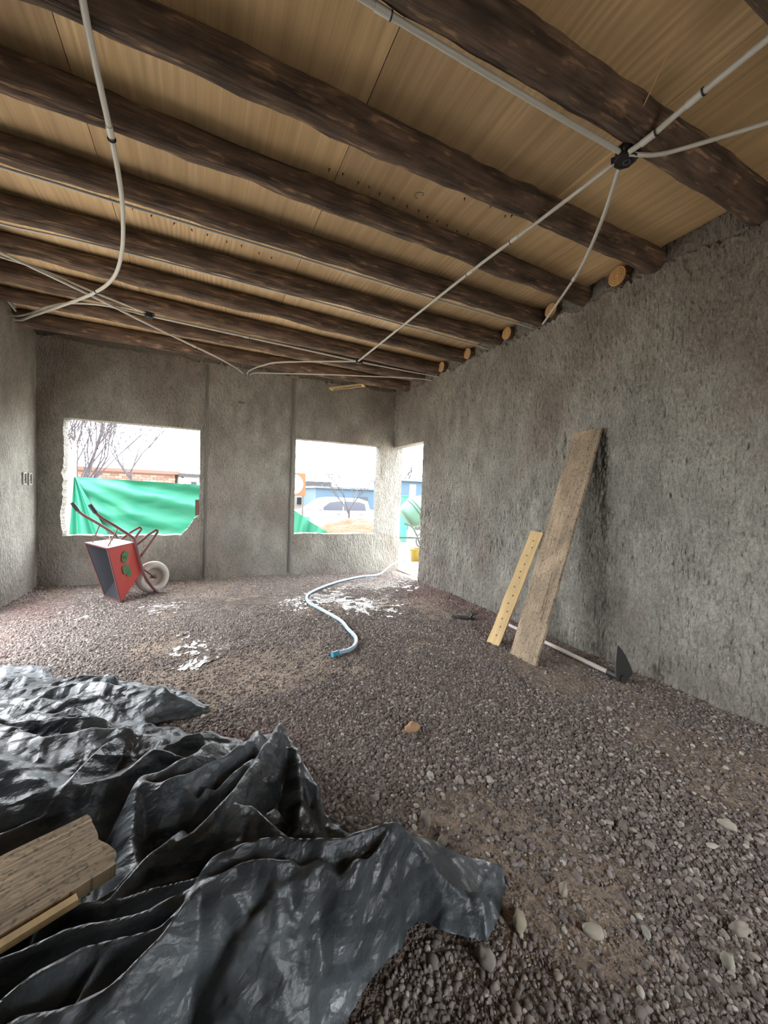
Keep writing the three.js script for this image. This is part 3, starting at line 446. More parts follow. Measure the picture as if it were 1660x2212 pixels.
// ---------- gravel ----------
{
  const R = rng(77), N = 420000, kinds = [0, 1, 2, 3].map((k) => pebbleGeo(20 + k, 1, [0.75, 0.6, 0.85, 0.5][k])), lots = [...kinds, kinds[0]].map(() => []);   // the last lot lies wet
  const m4 = new THREE.Matrix4(), q = new THREE.Quaternion(), e = new THREE.Euler(), c = new THREE.Color();
  for (let i = 0; i < N; i++) {
    const x = lerp(XL, 0.0, R()), z = lerp(0.0, 5.75, Math.pow(R(), 0.85)), k = Math.floor(R() * 4), u = R(), s0 = R(), tone = R(), ra = R(), rb = R(), rc = R(), sink = R();
    if (R() < soilAt(x, z) * 0.72) continue;
    if (sheetAt(x, z) > 0 ) continue;
    const coarse = 0.75 + 0.5 * fbm(x * 1.3, z * 1.3, 441, 3); let s = (0.0035 + 0.0078 * s0 * s0 * s0) * coarse; if (u > 0.985) s *= 1.7;
    lots[wetAt(x, z) > 0.35 ? 4 : k].push([x, floorY(x, z) + s * (0.6 * sink - 0.3), z, s * (0.88 + 0.4 * ra), s * (0.7 + 0.4 * rb), s, ra * 6.28, rb * 6.28, rc * 6.28, tone]);
  }
  const stone = std(0xffffff, 0.88), wetStone = std(0xffffff, 0.16);
  lots.forEach((lot, k) => {
    const im = new THREE.InstancedMesh(kinds[k % 4], k === 4 ? wetStone : stone, lot.length); im.name = 'gravel'; im.castShadow = im.receiveShadow = true; im.userData.kind = 'stuff';
    lot.forEach(([x, y, z, sx, sy, sz, a, b, d, tone], i) => {
      e.set(a * 0.15, b, d * 0.15); m4.compose(V(x, y, z), q.setFromEuler(e), V(sx, sy, sz)); im.setMatrixAt(i, m4);
      const r = redAt(x, z); let v = 0.1 + 0.17 * tone * tone, w = [v * 1.08, v * 0.9, v * 0.82]; if (tone > 0.96) w = [0.36, 0.34, 0.3];
      w = [lerp(w[0], 0.18, r * 0.5), lerp(w[1], 0.095, r * 0.5), lerp(w[2], 0.085, r * 0.5)];
      c.setRGB(...w); im.setColorAt(i, c);
    });
    floor.add(im);
  });
  // the pebbles nearest the viewer, one by one
  const pg = [0, 1, 2, 3, 4, 5].map((k) => pebbleGeo(50 + k, 1, 0.6 + 0.06 * k)), pm = [[0.24, 0.2, 0.16], [0.3, 0.27, 0.23], [0.17, 0.145, 0.125], [0.36, 0.33, 0.28], [0.22, 0.175, 0.14]].map((w) => std(new THREE.Color().setRGB(...w), 0.85));
  let n = 0;
  while (n < 300) {
    const x = lerp(-2.75, -0.6, R()), z = lerp(4.55, 5.45, R()), s = 0.0065 + 0.0075 * R() * R();
    const a = R(), b = R(); if (sheetAt(x, z) > 0 || soilAt(x, z) > 0.6 + 0.4 * R()) continue;
    const m = mesh('pebble', pg[n % 6], pm[Math.floor(a * 5)], floor); m.position.set(x, floorY(x, z) + s * 0.45, z); m.scale.set(s * (0.9 + 0.6 * b), s * 0.85, s); m.rotation.set(a * 0.5, b * 6.28, a * 0.4); n++;
  }
}
// larger single stones
const STONES = [[-1.888, 4.172, 0.045, 0.032, [0.46, 0.27, 0.15], 'orange tan stone alone on the gravel in the middle of the floor'],
  [-2.12, 4.69, 0.033, 0.035, [0.2, 0.175, 0.14], 'brown stone on the gravel behind the plastic sheet tip'],
  [-2.11, 4.79, 0.026, 0.022, [0.22, 0.19, 0.155], 'smaller brown stone right beside the plastic sheet'],
  [-2.2, 5.13, 0.03, 0.03, [0.24, 0.21, 0.18], 'flat grey stone just below the plastic sheet lower edge'],
  [-2.05, 5.1, 0.03, 0.034, [0.3, 0.26, 0.19], 'tan clod touching the right corner of the plastic sheet'],
  [-1.05, 5.16, 0.03, 0.024, [0.36, 0.32, 0.26], 'pale stone on the gravel at the right edge'],
  [-1.86, 5.09, 0.022, 0.022, [0.3, 0.25, 0.19], 'tan pointed stone in the pebbles right of the sheet'],
  [-1.87, 5.2, 0.03, 0.016, [0.36, 0.32, 0.26], 'pale jagged clod on bare earth at the lower right'],
  [-1.73, 5.26, 0.02, 0.013, [0.34, 0.33, 0.29], 'smooth oval grey pebble at the lower right'],
  [-1.47, 5.37, 0.03, 0.026, [0.26, 0.23, 0.19], 'rough brown stone near the lower right corner'],
  [-1.61, 5.4, 0.019, 0.03, [0.3, 0.28, 0.22], 'upright oblong stone near the bottom edge']];
STONES.forEach(([x, z, s, hh, c, label], i) => { const g = pebbleGeo(300 + i, 3, 1), p = g.attributes.position; for (let k = 0; k < p.count; k++) { const n = 0.86 * (1 + 0.75 * (fbm(p.getX(k) * 1.7 + i * 3, p.getY(k) * 1.7 + p.getZ(k) * 1.3, 303, 4) - 0.5)); p.setXYZ(k, p.getX(k) * n * s, p.getY(k) * n * hh, p.getZ(k) * n * s * 0.8); } g.computeVertexNormals(); const m = tag(mesh('stone', g, std(new THREE.Color().setRGB(...c).multiplyScalar(0.8), 0.9)), label, 'stone', 'larger stones on the gravel'); m.position.set(x, floorY(x, z) + hh * 0.5, z); m.rotation.y = i * 1.7; });

// ---------- boards against the right wall ----------
function leaning(name, label, category, base, wide, top, w, th, mat) {   // base: middle of its foot, wide: direction across, top: middle of its head
  const t = group(name, label, category), up = top.clone().sub(base), L = up.length(); up.normalize(); const x = wide.clone().addScaledVector(up, -wide.dot(up)).normalize(), n = x.clone().cross(up);
  t.matrixAutoUpdate = true; t.position.copy(base); t.quaternion.setFromRotationMatrix(new THREE.Matrix4().makeBasis(x, up, n));
  const g = new THREE.BoxGeometry(w, L, th, 8, 60, 1), p = g.attributes.position, uv = g.attributes.uv, R = rng(Math.round(L * 100));
  for (let i = 0; i < p.count; i++) { const X = p.getX(i), Y = p.getY(i); uv.setXY(i, X + 1, Y + 1); if (Math.abs(X) > w * 0.49) p.setX(i, X + (fbm(Y * 7, X > 0 ? 2 : 5, 601, 3) - 0.5) * 0.014); if (Math.abs(Y) > L * 0.499) p.setY(i, Y + (noise(X * 40, Y, 603) - 0.5) * 0.01); p.setZ(i, p.getZ(i) + 0.006 * Math.sin(Y * 2.2)); }
  g.translate(0, L / 2, 0); g.computeVertexNormals(); mesh('plank', g, mat, t); return [t, L];
}
{
  const [t, L] = leaning('long_board', 'long weathered grey brown board leaning against the right wall', 'board', V(-0.63, -0.005, 3.676), V(-0.02, 0, 1), V(-0.022, 1.825, 3.671), 0.265, 0.022, M.board);
  for (const [x, y, l] of [[0.05, 0.55, 0.34], [0.07, 0.42, 0.2], [0.03, 0.95, 0.16]]) mesh('raised_splinter', box(0.004, l, 0.003, x, y, 0.012), M.board, t);
  const [b, l2] = leaning('short_board', 'short yellow pine batten with a row of rusty nail holes, left of the long board', 'board', V(-0.633, -0.005, 3.34), V(0.042, 0, 0.103), V(-0.055, 0.94, 3.22), 0.115, 0.018, M.pine);
  const R = rng(8); for (let i = 0; i < 13; i++) mesh('nail_head', new THREE.CylinderGeometry(0.0065, 0.0065, 0.004, 10).rotateX(Math.PI / 2).translate((i % 2 ? 1 : -1) * 0.014 * R() + 0.004, 0.07 + (l2 - 0.14) * (i + 0.3 * R()) / 12.5, 0.0095 + 0.006 * Math.sin((0.07 + (l2 - 0.14) * i / 12.5 - l2 / 2) * 2.2)), M.nail, b);
}
{ // hoe
  const t = group('hoe', 'hoe with a pale wooden handle lying at the foot of the right wall', 'hoe');
  const a = V(-0.2, 0.03, 3.05), b = V(-0.262, 0.032, 4.17);
  mesh('handle', bar(a, b, 0.015, 12, 0.017), std(new THREE.Color().setRGB(0.5, 0.46, 0.4), 0.8, { bumpMap: boardBump, bumpScale: 0.002 }), t);
  mesh('socket', bar(V(-0.26, 0.033, 4.12), V(-0.265, 0.033, 4.235), 0.024, 12, 0.026), M.steel, t);
  const s = new THREE.Shape(); s.moveTo(-0.085, 0); s.quadraticCurveTo(-0.1, 0.1, -0.055, 0.235); s.quadraticCurveTo(0.04, 0.16, 0.09, 0.02); s.lineTo(0.02, -0.02); s.closePath();
  const g = new THREE.ExtrudeGeometry(s, { depth: 0.005, bevelEnabled: true, bevelSize: 0.002, bevelThickness: 0.0015, bevelSegments: 1, curveSegments: 14 });
  g.rotateX(-0.12).translate(-0.235, 0.025, 4.22); mesh('blade', g, M.steel, t);
}
{ // small dark scrap by the wall
  const t = group('metal_scrap', 'small dark pointed scrap lying on the gravel left of the boards', 'scrap'); t.position.set(-0.46, 0.012, 2.71); t.rotation.y = -0.7;
  const s = new THREE.Shape([[-0.12, 0], [-0.04, 0.028], [0.05, 0.03], [0.1, 0.018], [0.1, -0.018], [0.03, -0.034], [-0.05, -0.022]].map((q) => new THREE.Vector2(...q)));
  mesh('body', new THREE.ExtrudeGeometry(s, { depth: 0.016, bevelEnabled: true, bevelSize: 0.004, bevelThickness: 0.004, bevelSegments: 2 }).rotateX(-Math.PI / 2), M.blackPlastic, t);
  mesh('knob', join([bar(V(0.06, 0.015, 0), V(0.085, 0.06, 0.01), 0.014, 10, 0.01), bar(V(0.07, 0.055, 0), V(0.12, 0.06, 0.015), 0.009, 8)]), M.blackPlastic, t);
}
{ // hose
  const t = group('water_hose', 'pale blue hose snaking over the gravel from the doorway', 'hose'), r = 0.0155, P = [[-1.968, 3.139], [-1.82, 3.09], [-1.71, 2.89], [-1.69, 2.62], [-1.685, 2.39], [-1.76, 1.98], [-1.815, 1.68], [-1.73, 1.33], [-1.44, 1.005], [-1.1, 0.72], [-0.7, 0.459], [-0.36, 0.36]].map(([x, z]) => V(x, floorY(x, z) + r + 0.006, z));
  P.push(V(-0.12, 0.1, 0.27), V(0.09, 0.17, 0.22), V(0.2, 0.13, 0.3), V(0.38, 0.0, 0.42), V(0.7, -0.03, 0.6), V(1.6, -0.05, 0.8));
  const hm = std(new THREE.Color().setRGB(0.3, 0.42, 0.52), 0.4);
  mesh('tube', tube(P, r, 260, 12), hm, t);
  const d = P[0].clone().sub(P[1]).normalize(); mesh('end_fitting', bar(P[0].clone().addScaledVector(d, -0.02), P[0].clone().addScaledVector(d, 0.035), r * 1.35, 12), std(new THREE.Color().setRGB(0.06, 0.24, 0.36), 0.4), t);
  for (const k of [0.02, 0.08]) mesh('stripe_band', bar(P[0].clone().addScaledVector(d, -0.06 - k), P[0].clone().addScaledVector(d, -0.05 - k), r * 1.06, 12), std(new THREE.Color().setRGB(0.06, 0.24, 0.36), 0.4), t);
}
// ---------- rough planks on the sheet, lower left ----------
{
  const t = group('rough_plank', 'rough sawn plank with wane lying on the plastic sheet at the left edge', 'plank');
  const A = V(-3.19, 0.235, 4.505), B = V(-3.085, 0.225, 4.72), D = V(-3.62, 0.245, 4.66), across = B.clone().sub(A), along = D.clone().sub(A);
  const L = 0.95, w = 0.235, z = across.clone().normalize(), x = along.clone().addScaledVector(z, -along.dot(z)).normalize(), y = z.clone().cross(x);
  t.position.copy(A.clone().add(B).multiplyScalar(0.5)); t.quaternion.setFromRotationMatrix(new THREE.Matrix4().makeBasis(x, y, z));
  const g = new THREE.BoxGeometry(L, 0.035, w, 60, 2, 20), p = g.attributes.position, uv = g.attributes.uv;
  for (let i = 0; i < p.count; i++) { const X = p.getX(i), Y = p.getY(i), Z = p.getZ(i); uv.setXY(i, Z + 1, X + 1); const ridge = Y > 0 ? 0.012 * (fbm(Z * 14, X * 2.2, 701, 4) - 0.5) : 0; p.setXYZ(i, X + (X < -L * 0.49 ? 0.03 * (fbm(Z * 14, 3, 703, 3) - 0.5) : 0), Y + ridge, Z + (Math.abs(Z) > w * 0.49 ? 0.018 * (fbm(X * 6, Z > 0 ? 1 : 7, 705, 3) - 0.5) : 0)); }
  g.translate(L / 2, 0, 0); g.computeVertexNormals();
  const pm = std(new THREE.Color().setRGB(1.0, 0.95, 0.86), 0.9, { map: boardColour, bumpMap: boardBump, bumpScale: 0.005 }); mesh('plank', g, pm, t);
  mesh('splinter', tube([[0.09, 0.026, -0.01], [0.3, 0.03, 0.0], [0.6, 0.027, 0.005], [0.92, 0.026, 0.0]], 0.004, 30, 6), M.pine, t);
  mesh('binding_cord', tube([[0.085, 0.0, -0.125], [0.07, 0.026, -0.08], [0.055, 0.03, -0.02], [0.06, 0.028, 0.04], [0.06, 0.02, 0.115]], 0.004, 40, 6), std(new THREE.Color().setRGB(0.42, 0.33, 0.22), 0.9), t);
  for (const [X, Z] of [[0.08, -0.09], [0.24, 0.075], [0.42, 0.05]]) mesh('knot', new THREE.SphereGeometry(0.009, 10, 6).scale(1, 0.35, 1).translate(X, 0.019, Z), M.nail, t);
  const l = group('wood_lath', 'narrow pale lath along the front edge of the rough plank', 'plank');
  l.position.copy(t.position); l.quaternion.copy(t.quaternion); mesh('lath', box(0.9, 0.016, 0.02, 0.54, -0.012, 0.142), std(new THREE.Color().setRGB(0.7, 0.66, 0.6), 0.85, { map: pineColour }), l);
}
{ // reddish jug end at the left edge
  const t = group('red_bottle', 'small reddish plastic bottle at the left edge behind the sheet', 'bottle'); t.position.set(-4.16, 0.115, 2.9); t.rotation.set(0, 0.3, -1.4);
  const pr = [[0, -0.1], [0.045, -0.1], [0.05, -0.09], [0.05, 0.04], [0.04, 0.07], [0.018, 0.09], [0.016, 0.115], [0, 0.115]].map((q) => new THREE.Vector2(...q));
  mesh('body', new THREE.LatheGeometry(pr, 24), std(new THREE.Color().setRGB(0.55, 0.14, 0.12), 0.45), t); mesh('cap', new THREE.CylinderGeometry(0.019, 0.019, 0.025, 16).translate(0, 0.122, 0), std(new THREE.Color().setRGB(0.6, 0.2, 0.18), 0.5), t);
}
// ---------- wheelbarrow, tipped on its nose ----------
{
  const t = group('wheelbarrow', 'red wheelbarrow tipped on its nose under the left window', 'wheelbarrow');
  const a = THREE.MathUtils.degToRad(30), th = THREE.MathUtils.degToRad(15), s = V(Math.sin(a), 0, Math.cos(a)), uh = V(-Math.cos(a), 0, Math.sin(a)), f = V(0, -Math.cos(th), 0).addScaledVector(uh, -Math.sin(th)), u = uh.clone().multiplyScalar(Math.cos(th)).add(V(0, -Math.sin(th), 0));
  t.position.set(-3.613, 0.409, 0.81); t.quaternion.setFromRotationMatrix(new THREE.Matrix4().makeBasis(f, u, s.clone().negate()));   // x to the nose, y out of the tray, z to its left
  const red = std(new THREE.Color().setRGB(0.36, 0.04, 0.032), 0.5), dark = std(new THREE.Color().setRGB(0.02, 0.022, 0.027), 0.6), tubeM = std(new THREE.Color().setRGB(0.11, 0.035, 0.032), 0.55), pale = std(new THREE.Color().setRGB(0.62, 0.58, 0.57), 0.5);
  const top = [[0.33, 0.27, 0.21], [0.33, 0.27, -0.21], [-0.28, 0.27, -0.3], [-0.28, 0.27, 0.3]], bot = [[0.1, 0, 0.19], [0.1, 0, -0.19], [-0.24, 0, -0.22], [-0.24, 0, 0.22]];
  const quad = (q, off) => { const n = V(...q[1]).sub(V(...q[0])).cross(V(...q[2]).sub(V(...q[0]))).normalize().multiplyScalar(off), P = q.map((v) => V(...v).add(n)); const g = new THREE.BufferGeometry(); g.setAttribute('position', new THREE.Float32BufferAttribute([P[0], P[1], P[2], P[0], P[2], P[3]].flatMap((v) => v.toArray()), 3)); g.setAttribute('uv', new THREE.Float32BufferAttribute([0, 0, 1, 0, 1, 1, 0, 0, 1, 1, 0, 1], 2)); g.computeVertexNormals(); return g; };
  const faces = [0, 1, 2, 3].map((k) => [top[k], top[(k + 1) % 4], bot[(k + 1) % 4], bot[k]]); // front, left, back, right
  const names = ['nose_panel', 'side_panel', 'rear_panel', 'side_panel'], sgn = quad(faces[0], 0).attributes.normal.getX(0) > 0 ? 1 : -1;
  faces.forEach((q, k) => { mesh(names[k], quad(q, 0.004 * sgn), k === 2 ? pale : red, t); });
  mesh('tray_floor', quad(bot, 0).translate(0, -0.003, 0), red, t);
  mesh('tray_lining', join([...faces.map((q) => quad(q, -0.004 * sgn)), quad(bot, 0).translate(0, 0.004, 0)]), dark, t);
  const rim = top.map((v) => V(...v)); mesh('rim', join(rim.map((v, k) => bar(v, rim[(k + 1) % 4], 0.008, 8))), tubeM, t);
  const sp = (k) => { const S = new THREE.Shape(), R = rng(k); for (let i = 0; i < 18; i++) { const an = i / 18 * Math.PI * 2, r = 0.045 * (0.75 + 0.5 * R()); S[i ? 'lineTo' : 'moveTo'](Math.cos(an) * r, Math.sin(an) * r * 0.85); } return new THREE.ShapeGeometry(S); };
  { // green paint blots on the right side panel
    const q = faces[1].map((v) => V(...v)), ux = q[0].clone().sub(q[1]).normalize(), n0 = ux.clone().cross(q[2].clone().sub(q[0])).normalize(), out = n0.z < 0 ? n0 : n0.negate(), vy = out.clone().cross(ux), gm = std(new THREE.Color().setRGB(0.035, 0.13, 0.04), 0.6), c = q[0].clone().add(q[1]).add(q[2]).add(q[3]).multiplyScalar(0.25);
    for (const [dx, dy, sc, k] of [[-0.13, 0.02, 1, 3], [-0.085, 0.0, 0.8, 4], [0.03, -0.01, 1.1, 5], [0.085, 0.015, 0.8, 6]]) { const g = sp(k).scale(sc, sc, 1); g.applyMatrix4(new THREE.Matrix4().makeBasis(ux, vy, out).setPosition(c.clone().addScaledVector(ux, dx).addScaledVector(vy, dy).addScaledVector(out, 0.006))); mesh('paint_mark', g, gm, t); }
  }
  for (const k of [1, -1]) {
    mesh('frame_tube', tube([[0.42, -0.13, 0.12 * k], [0.3, -0.07, 0.15 * k], [0.1, -0.015, 0.2 * k], [-0.24, -0.012, 0.225 * k], [-0.3, 0.0, 0.23 * k], [-0.45, 0.11, 0.235 * k], [-0.58, 0.215, 0.24 * k], [-0.64, 0.25, 0.24 * k], [-0.72, 0.275, 0.24 * k]], 0.0145, 60, 10), tubeM, t);
    mesh('handle_grip', bar(V(-0.645, 0.253, 0.24 * k), V(-0.735, 0.28, 0.24 * k), 0.02, 12), M.blackPlastic, t);
    mesh('leg', tube([[-0.2, -0.01, 0.22 * k], [-0.27, -0.16, 0.21 * k], [-0.3, -0.26, 0.2 * k], [-0.27, -0.27, 0.2 * k], [-0.05, -0.015, 0.2 * k]], 0.0125, 50, 10, 0.1), tubeM, t);
    mesh('stay', bar(V(-0.44, 0.105, 0.235 * k), V(-0.275, 0.23, 0.2 * k), 0.006, 6), tubeM, t);
    mesh('fork_arm', bar(V(0.26, -0.17, 0.05 * k), V(0.05, -0.02, 0.13 * k), 0.009, 8), tubeM, t);
  }
  mesh('stay', join([bar(V(-0.33, 0.17, 0.21), V(-0.33, 0.17, -0.21), 0.005, 6), bar(V(-0.29, 0.06, 0.2), V(-0.28, 0.2, -0.2), 0.005, 6)]), tubeM, t);
  mesh('nose_bar', bar(V(0.42, -0.13, 0.13), V(0.42, -0.13, -0.13), 0.012, 8), tubeM, t);
  const w = new THREE.Group(); w.name = 'wheel'; w.position.set(0.265, -0.17, 0); t.add(w);
  mesh('tyre', new THREE.TorusGeometry(0.138, 0.046, 16, 40), std(new THREE.Color().setRGB(0.42, 0.4, 0.36), 0.85, { bumpMap: boardBump, bumpScale: 0.004 }), w);
  mesh('rim', new THREE.LatheGeometry([[0.1, -0.03], [0.095, -0.02], [0.07, -0.008], [0.03, -0.012], [0.03, 0.012], [0.07, 0.008], [0.095, 0.02], [0.1, 0.03]].map((q) => new THREE.Vector2(...q)), 32).rotateX(Math.PI / 2), std(new THREE.Color().setRGB(0.3, 0.26, 0.22), 0.6), w);
  mesh('axle', bar(V(0, 0, -0.07), V(0, 0, 0.07), 0.014, 12), tubeM, w);
}
// ---------- outside ----------
const groundY = (x, z) => -0.04 - 0.66 * sstep(-2, -10, z) + 0.05 * (fbm(x * 0.6, z * 0.6, 801, 3) - 0.5);
{
  const nx = 90, nz = 90, g = new THREE.PlaneGeometry(90, 90, nx, nz).rotateX(-Math.PI / 2).translate(0, 0, -10), p = g.attributes.position;
  for (let i = 0; i < p.count; i++) { const x = p.getX(i), z = p.getZ(i), under = x > XL - 0.6 && x < T + 0.6 && z > -0.6 && z < ZF + 0.6; p.setY(i, under ? -0.35 : groundY(x, z)); }
  g.computeVertexNormals(); structure(mesh('ground', g, std(new THREE.Color().setRGB(0.45, 0.38, 0.31), 0.95)), 'pale bare earth yard and road outside the openings', 'ground');
  // threshold strip so the doorway meets the yard
  structure(mesh('trim_1', box(1.2, 0.3, 1.6, T + 0.58, -0.17, 0.2), std(new THREE.Color().setRGB(0.36, 0.31, 0.26), 0.95)), 'pale earth threshold outside the doorway', 'threshold');
}
const teal = std(new THREE.Color().setRGB(0.001, 0.12, 0.068), 0.6);
function cloth(nu, nv, at) { const pos = [], uv = [], idx = []; for (let i = 0; i <= nu; i++) for (let j = 0; j <= nv; j++) { pos.push(...at(i / nu, j / nv)); uv.push(i / nu, j / nv); } for (let i = 0; i < nu; i++) for (let j = 0; j < nv; j++) { const a = i * (nv + 1) + j; idx.push(a, a + 1, a + nv + 1, a + 1, a + nv + 2, a + nv + 1); } const g = new THREE.BufferGeometry(); g.setAttribute('position', new THREE.Float32BufferAttribute(pos, 3)); g.setAttribute('uv', new THREE.Float32BufferAttribute(uv, 2)); g.setIndex(idx); g.computeVertexNormals(); return g; }
{
  const t = group('fence_tarp', 'bright green tarpaulin fence stretched across the left window view', 'tarpaulin');
  mesh('sheet', cloth(110, 60, (u, v) => {
    const x = lerp(-4.9, -0.75, u), topY = 1.38 - 0.06 * u * 2 - 0.55 * sstep(0.62, 1.0, u), y = lerp(-0.1, topY, v), fan = Math.atan2(1.5 - y, x + 5.3);
    return [x, y, -2.5 + 0.045 * Math.sin(fan * 26 + 1.5 * fbm(x * 2, y * 3, 811, 2)) * sstep(0, 0.15, u) * (1 - 0.3 * u) + 0.03 * Math.sin(y * 17 + x * 2.6) + 0.05 * (fbm(x * 3, y * 9, 813, 3) - 0.5)];
  }), teal, t);
  const f = group('tarp_flap', 'narrow green tarpaulin flap hanging from the corner post of the fence', 'tarpaulin');
  mesh('flap', cloth(40, 40, (u, v) => { const w = 0.78 * (1 - v * 0.97); return [-4.96 + w * u + 0.05 * v, lerp(-0.1, 1.37, v), -2.3 - 0.16 * v + 0.06 * Math.sin(u * 15 + 2) * (1 - v * 0.8)]; }), teal, f);
  const e = group('tarp_end', 'green tarpaulin end sloping down across the right window corner', 'tarpaulin');
  mesh('drape', cloth(50, 40, (u, v) => { const topY = lerp(0.98, 0.2, Math.pow(u, 0.8)); return [lerp(-1.25, -0.05, u), lerp(-0.1, topY, v), -2.25 + 0.08 * Math.sin(u * 22 - v * 3) * (1 - 0.5 * v) + 0.1 * u]; }), teal, e);
  const p = group('fence_post', 'thin pale wooden post at the corner of the green fence', 'post'); p.position.set(-4.93, -0.1, -2.56); mesh('post', box(0.05, 2.1, 0.05, 0, 1.05, 0), M.pine, p); mesh('tie', new THREE.TorusGeometry(0.035, 0.005, 6, 14).rotateX(Math.PI / 2).translate(0, 1.47, 0), M.blackPlastic, p);
  const h = group('fence_post', 'grey concrete post beside the pale wooden fence post', 'post'); h.position.set(-5.1, -0.1, -2.75); mesh('post', box(0.16, 1.9, 0.12, 0, 0.95, 0), std(new THREE.Color().setRGB(0.4, 0.4, 0.4), 0.9), h); mesh('cap', box(0.2, 0.05, 0.16, 0, 1.92, 0), std(new THREE.Color().setRGB(0.42, 0.42, 0.42), 0.9), h);
}
function tree(name, label, x, z, { h, trunk, spread, levels, seed, r, twig, stake, leaf, lean = 0, stems = 4 }) {
  const t = group(name, label, 'tree'); t.position.set(x, groundY(x, z) - 0.05, z);
  const R = rng(seed), wood = std(new THREE.Color().setRGB(0.03, 0.026, 0.031), 0.9), br = [], lv = [];
  const grow = (p, d, len, rad, lev) => {
    const mid = p.clone().addScaledVector(d, len * 0.5).add(V((R() - 0.5) * len * 0.12, 0, (R() - 0.5) * len * 0.12)), q = p.clone().addScaledVector(d, len);
    br.push(bar(p, mid, rad, lev > 1 ? 6 : 4, rad * 0.85), bar(mid, q, rad * 0.85, lev > 1 ? 6 : 4, rad * 0.65));
    if (lev === 0) { if (leaf && R() < leaf) lv.push(new THREE.OctahedronGeometry(0.013 + 0.013 * R(), 0).scale(1, 0.35, 1).rotateX(R() * 3).translate(q.x, q.y, q.z)); return; }
    const n = lev > 1 ? 3 : twig; for (let i = 0; i < n; i++) { const az = R() * 6.28, dv = d.clone().add(V(Math.cos(az), 0.25 + 0.3 * R(), Math.sin(az)).multiplyScalar(spread * (0.6 + 0.6 * R()))).normalize(); grow(i === 0 ? q : p.clone().lerp(q, 0.35 + 0.6 * R()), dv, len * (0.6 + 0.2 * R()), Math.max(0.004, rad * 0.64), lev - 1); }
  };
  const top = V(lean, trunk, 0); mesh('trunk', bar(V(0, 0, 0), top, r * 1.25, 10, r), wood, t);
  for (let i = 0; i < stems; i++) { const az = i / stems * 6.28 + R(); grow(top.clone().multiplyScalar(i ? 0.85 + 0.15 * R() : 1), V(Math.cos(az) * spread, 1, Math.sin(az) * spread).normalize(), (h - trunk) * (0.36 + 0.12 * R()), r * 0.6, levels); }
  mesh('branches', join(br), wood, t);
  if (lv.length) mesh('buds', join(lv), std(new THREE.Color().setRGB(0.08, 0.085, 0.025), 0.8), t).userData.kind = 'stuff';
  if (stake) mesh('stake', bar(V(0.12, 0, 0.05), V(0.1, stake, 0.05), 0.02, 6), M.pine, t);
}
tree('bare_tree', 'dense bare tree filling the upper left of the left window', -6.5, -9.5, { h: 6.0, trunk: 1.3, spread: 0.42, levels: 4, seed: 5, r: 0.055, twig: 3, stems: 11 });
tree('bare_tree', 'second bare tree behind the dense one in the left window', -8.9, -13.5, { h: 6.5, trunk: 1.5, spread: 0.42, levels: 4, seed: 15, r: 0.06, twig: 3, stems: 11 });
tree('sapling', 'slim forked bare sapling in the middle of the left window', -4.58, -6.0, { h: 4.4, trunk: 2.1, spread: 0.7, levels: 3, seed: 9, r: 0.032, twig: 2, leaf: 0.15 });
tree('sapling', 'young bare sapling in front of the white car in the right window', 1.28, -5.6, { h: 3.0, trunk: 1.15, spread: 0.75, levels: 4, seed: 21, r: 0.028, twig: 2, stake: 1.1, leaf: 0.5 });
tree('bare_tree', 'bare tree high behind the blue building in the doorway view', 10.6, -20.5, { h: 5.2, trunk: 2.0, spread: 0.6, levels: 3, seed: 31, r: 0.09, twig: 3 });
function house(name, label, x, z, w, d, h, wallC, roofC, opts = {}) {
  const t = group(name, label, 'building'); t.position.set(x, groundY(x, z) - 0.1, z);
  mesh('wall', box(w, h, d, 0, h / 2, -d / 2), std(new THREE.Color().setRGB(...wallC), 0.9), t);
  mesh('roof', box(w + 0.4, opts.roofH ?? 0.16, d + 0.4, 0, h + 0.08, -d / 2), std(new THREE.Color().setRGB(...roofC), 0.85), t);
  for (const [wx, wy, ww, wh] of opts.windows ?? []) { const f = mesh('window', box(ww, wh, 0.08, wx, wy, 0.02), std(new THREE.Color().setRGB(0.1, 0.1, 0.1), 0.7), t); mesh('pane', box(ww - 0.12, wh - 0.12, 0.02, wx, wy, 0.07), std(new THREE.Color().setRGB(0.006, 0.008, 0.01), 0.3), f); }
  for (const [wx, ww, wh] of opts.doors ?? []) mesh('door', box(ww, wh, 0.06, wx, wh / 2, 0.03), std(new THREE.Color().setRGB(0.012, 0.012, 0.015), 0.6), t);
  return t;
}
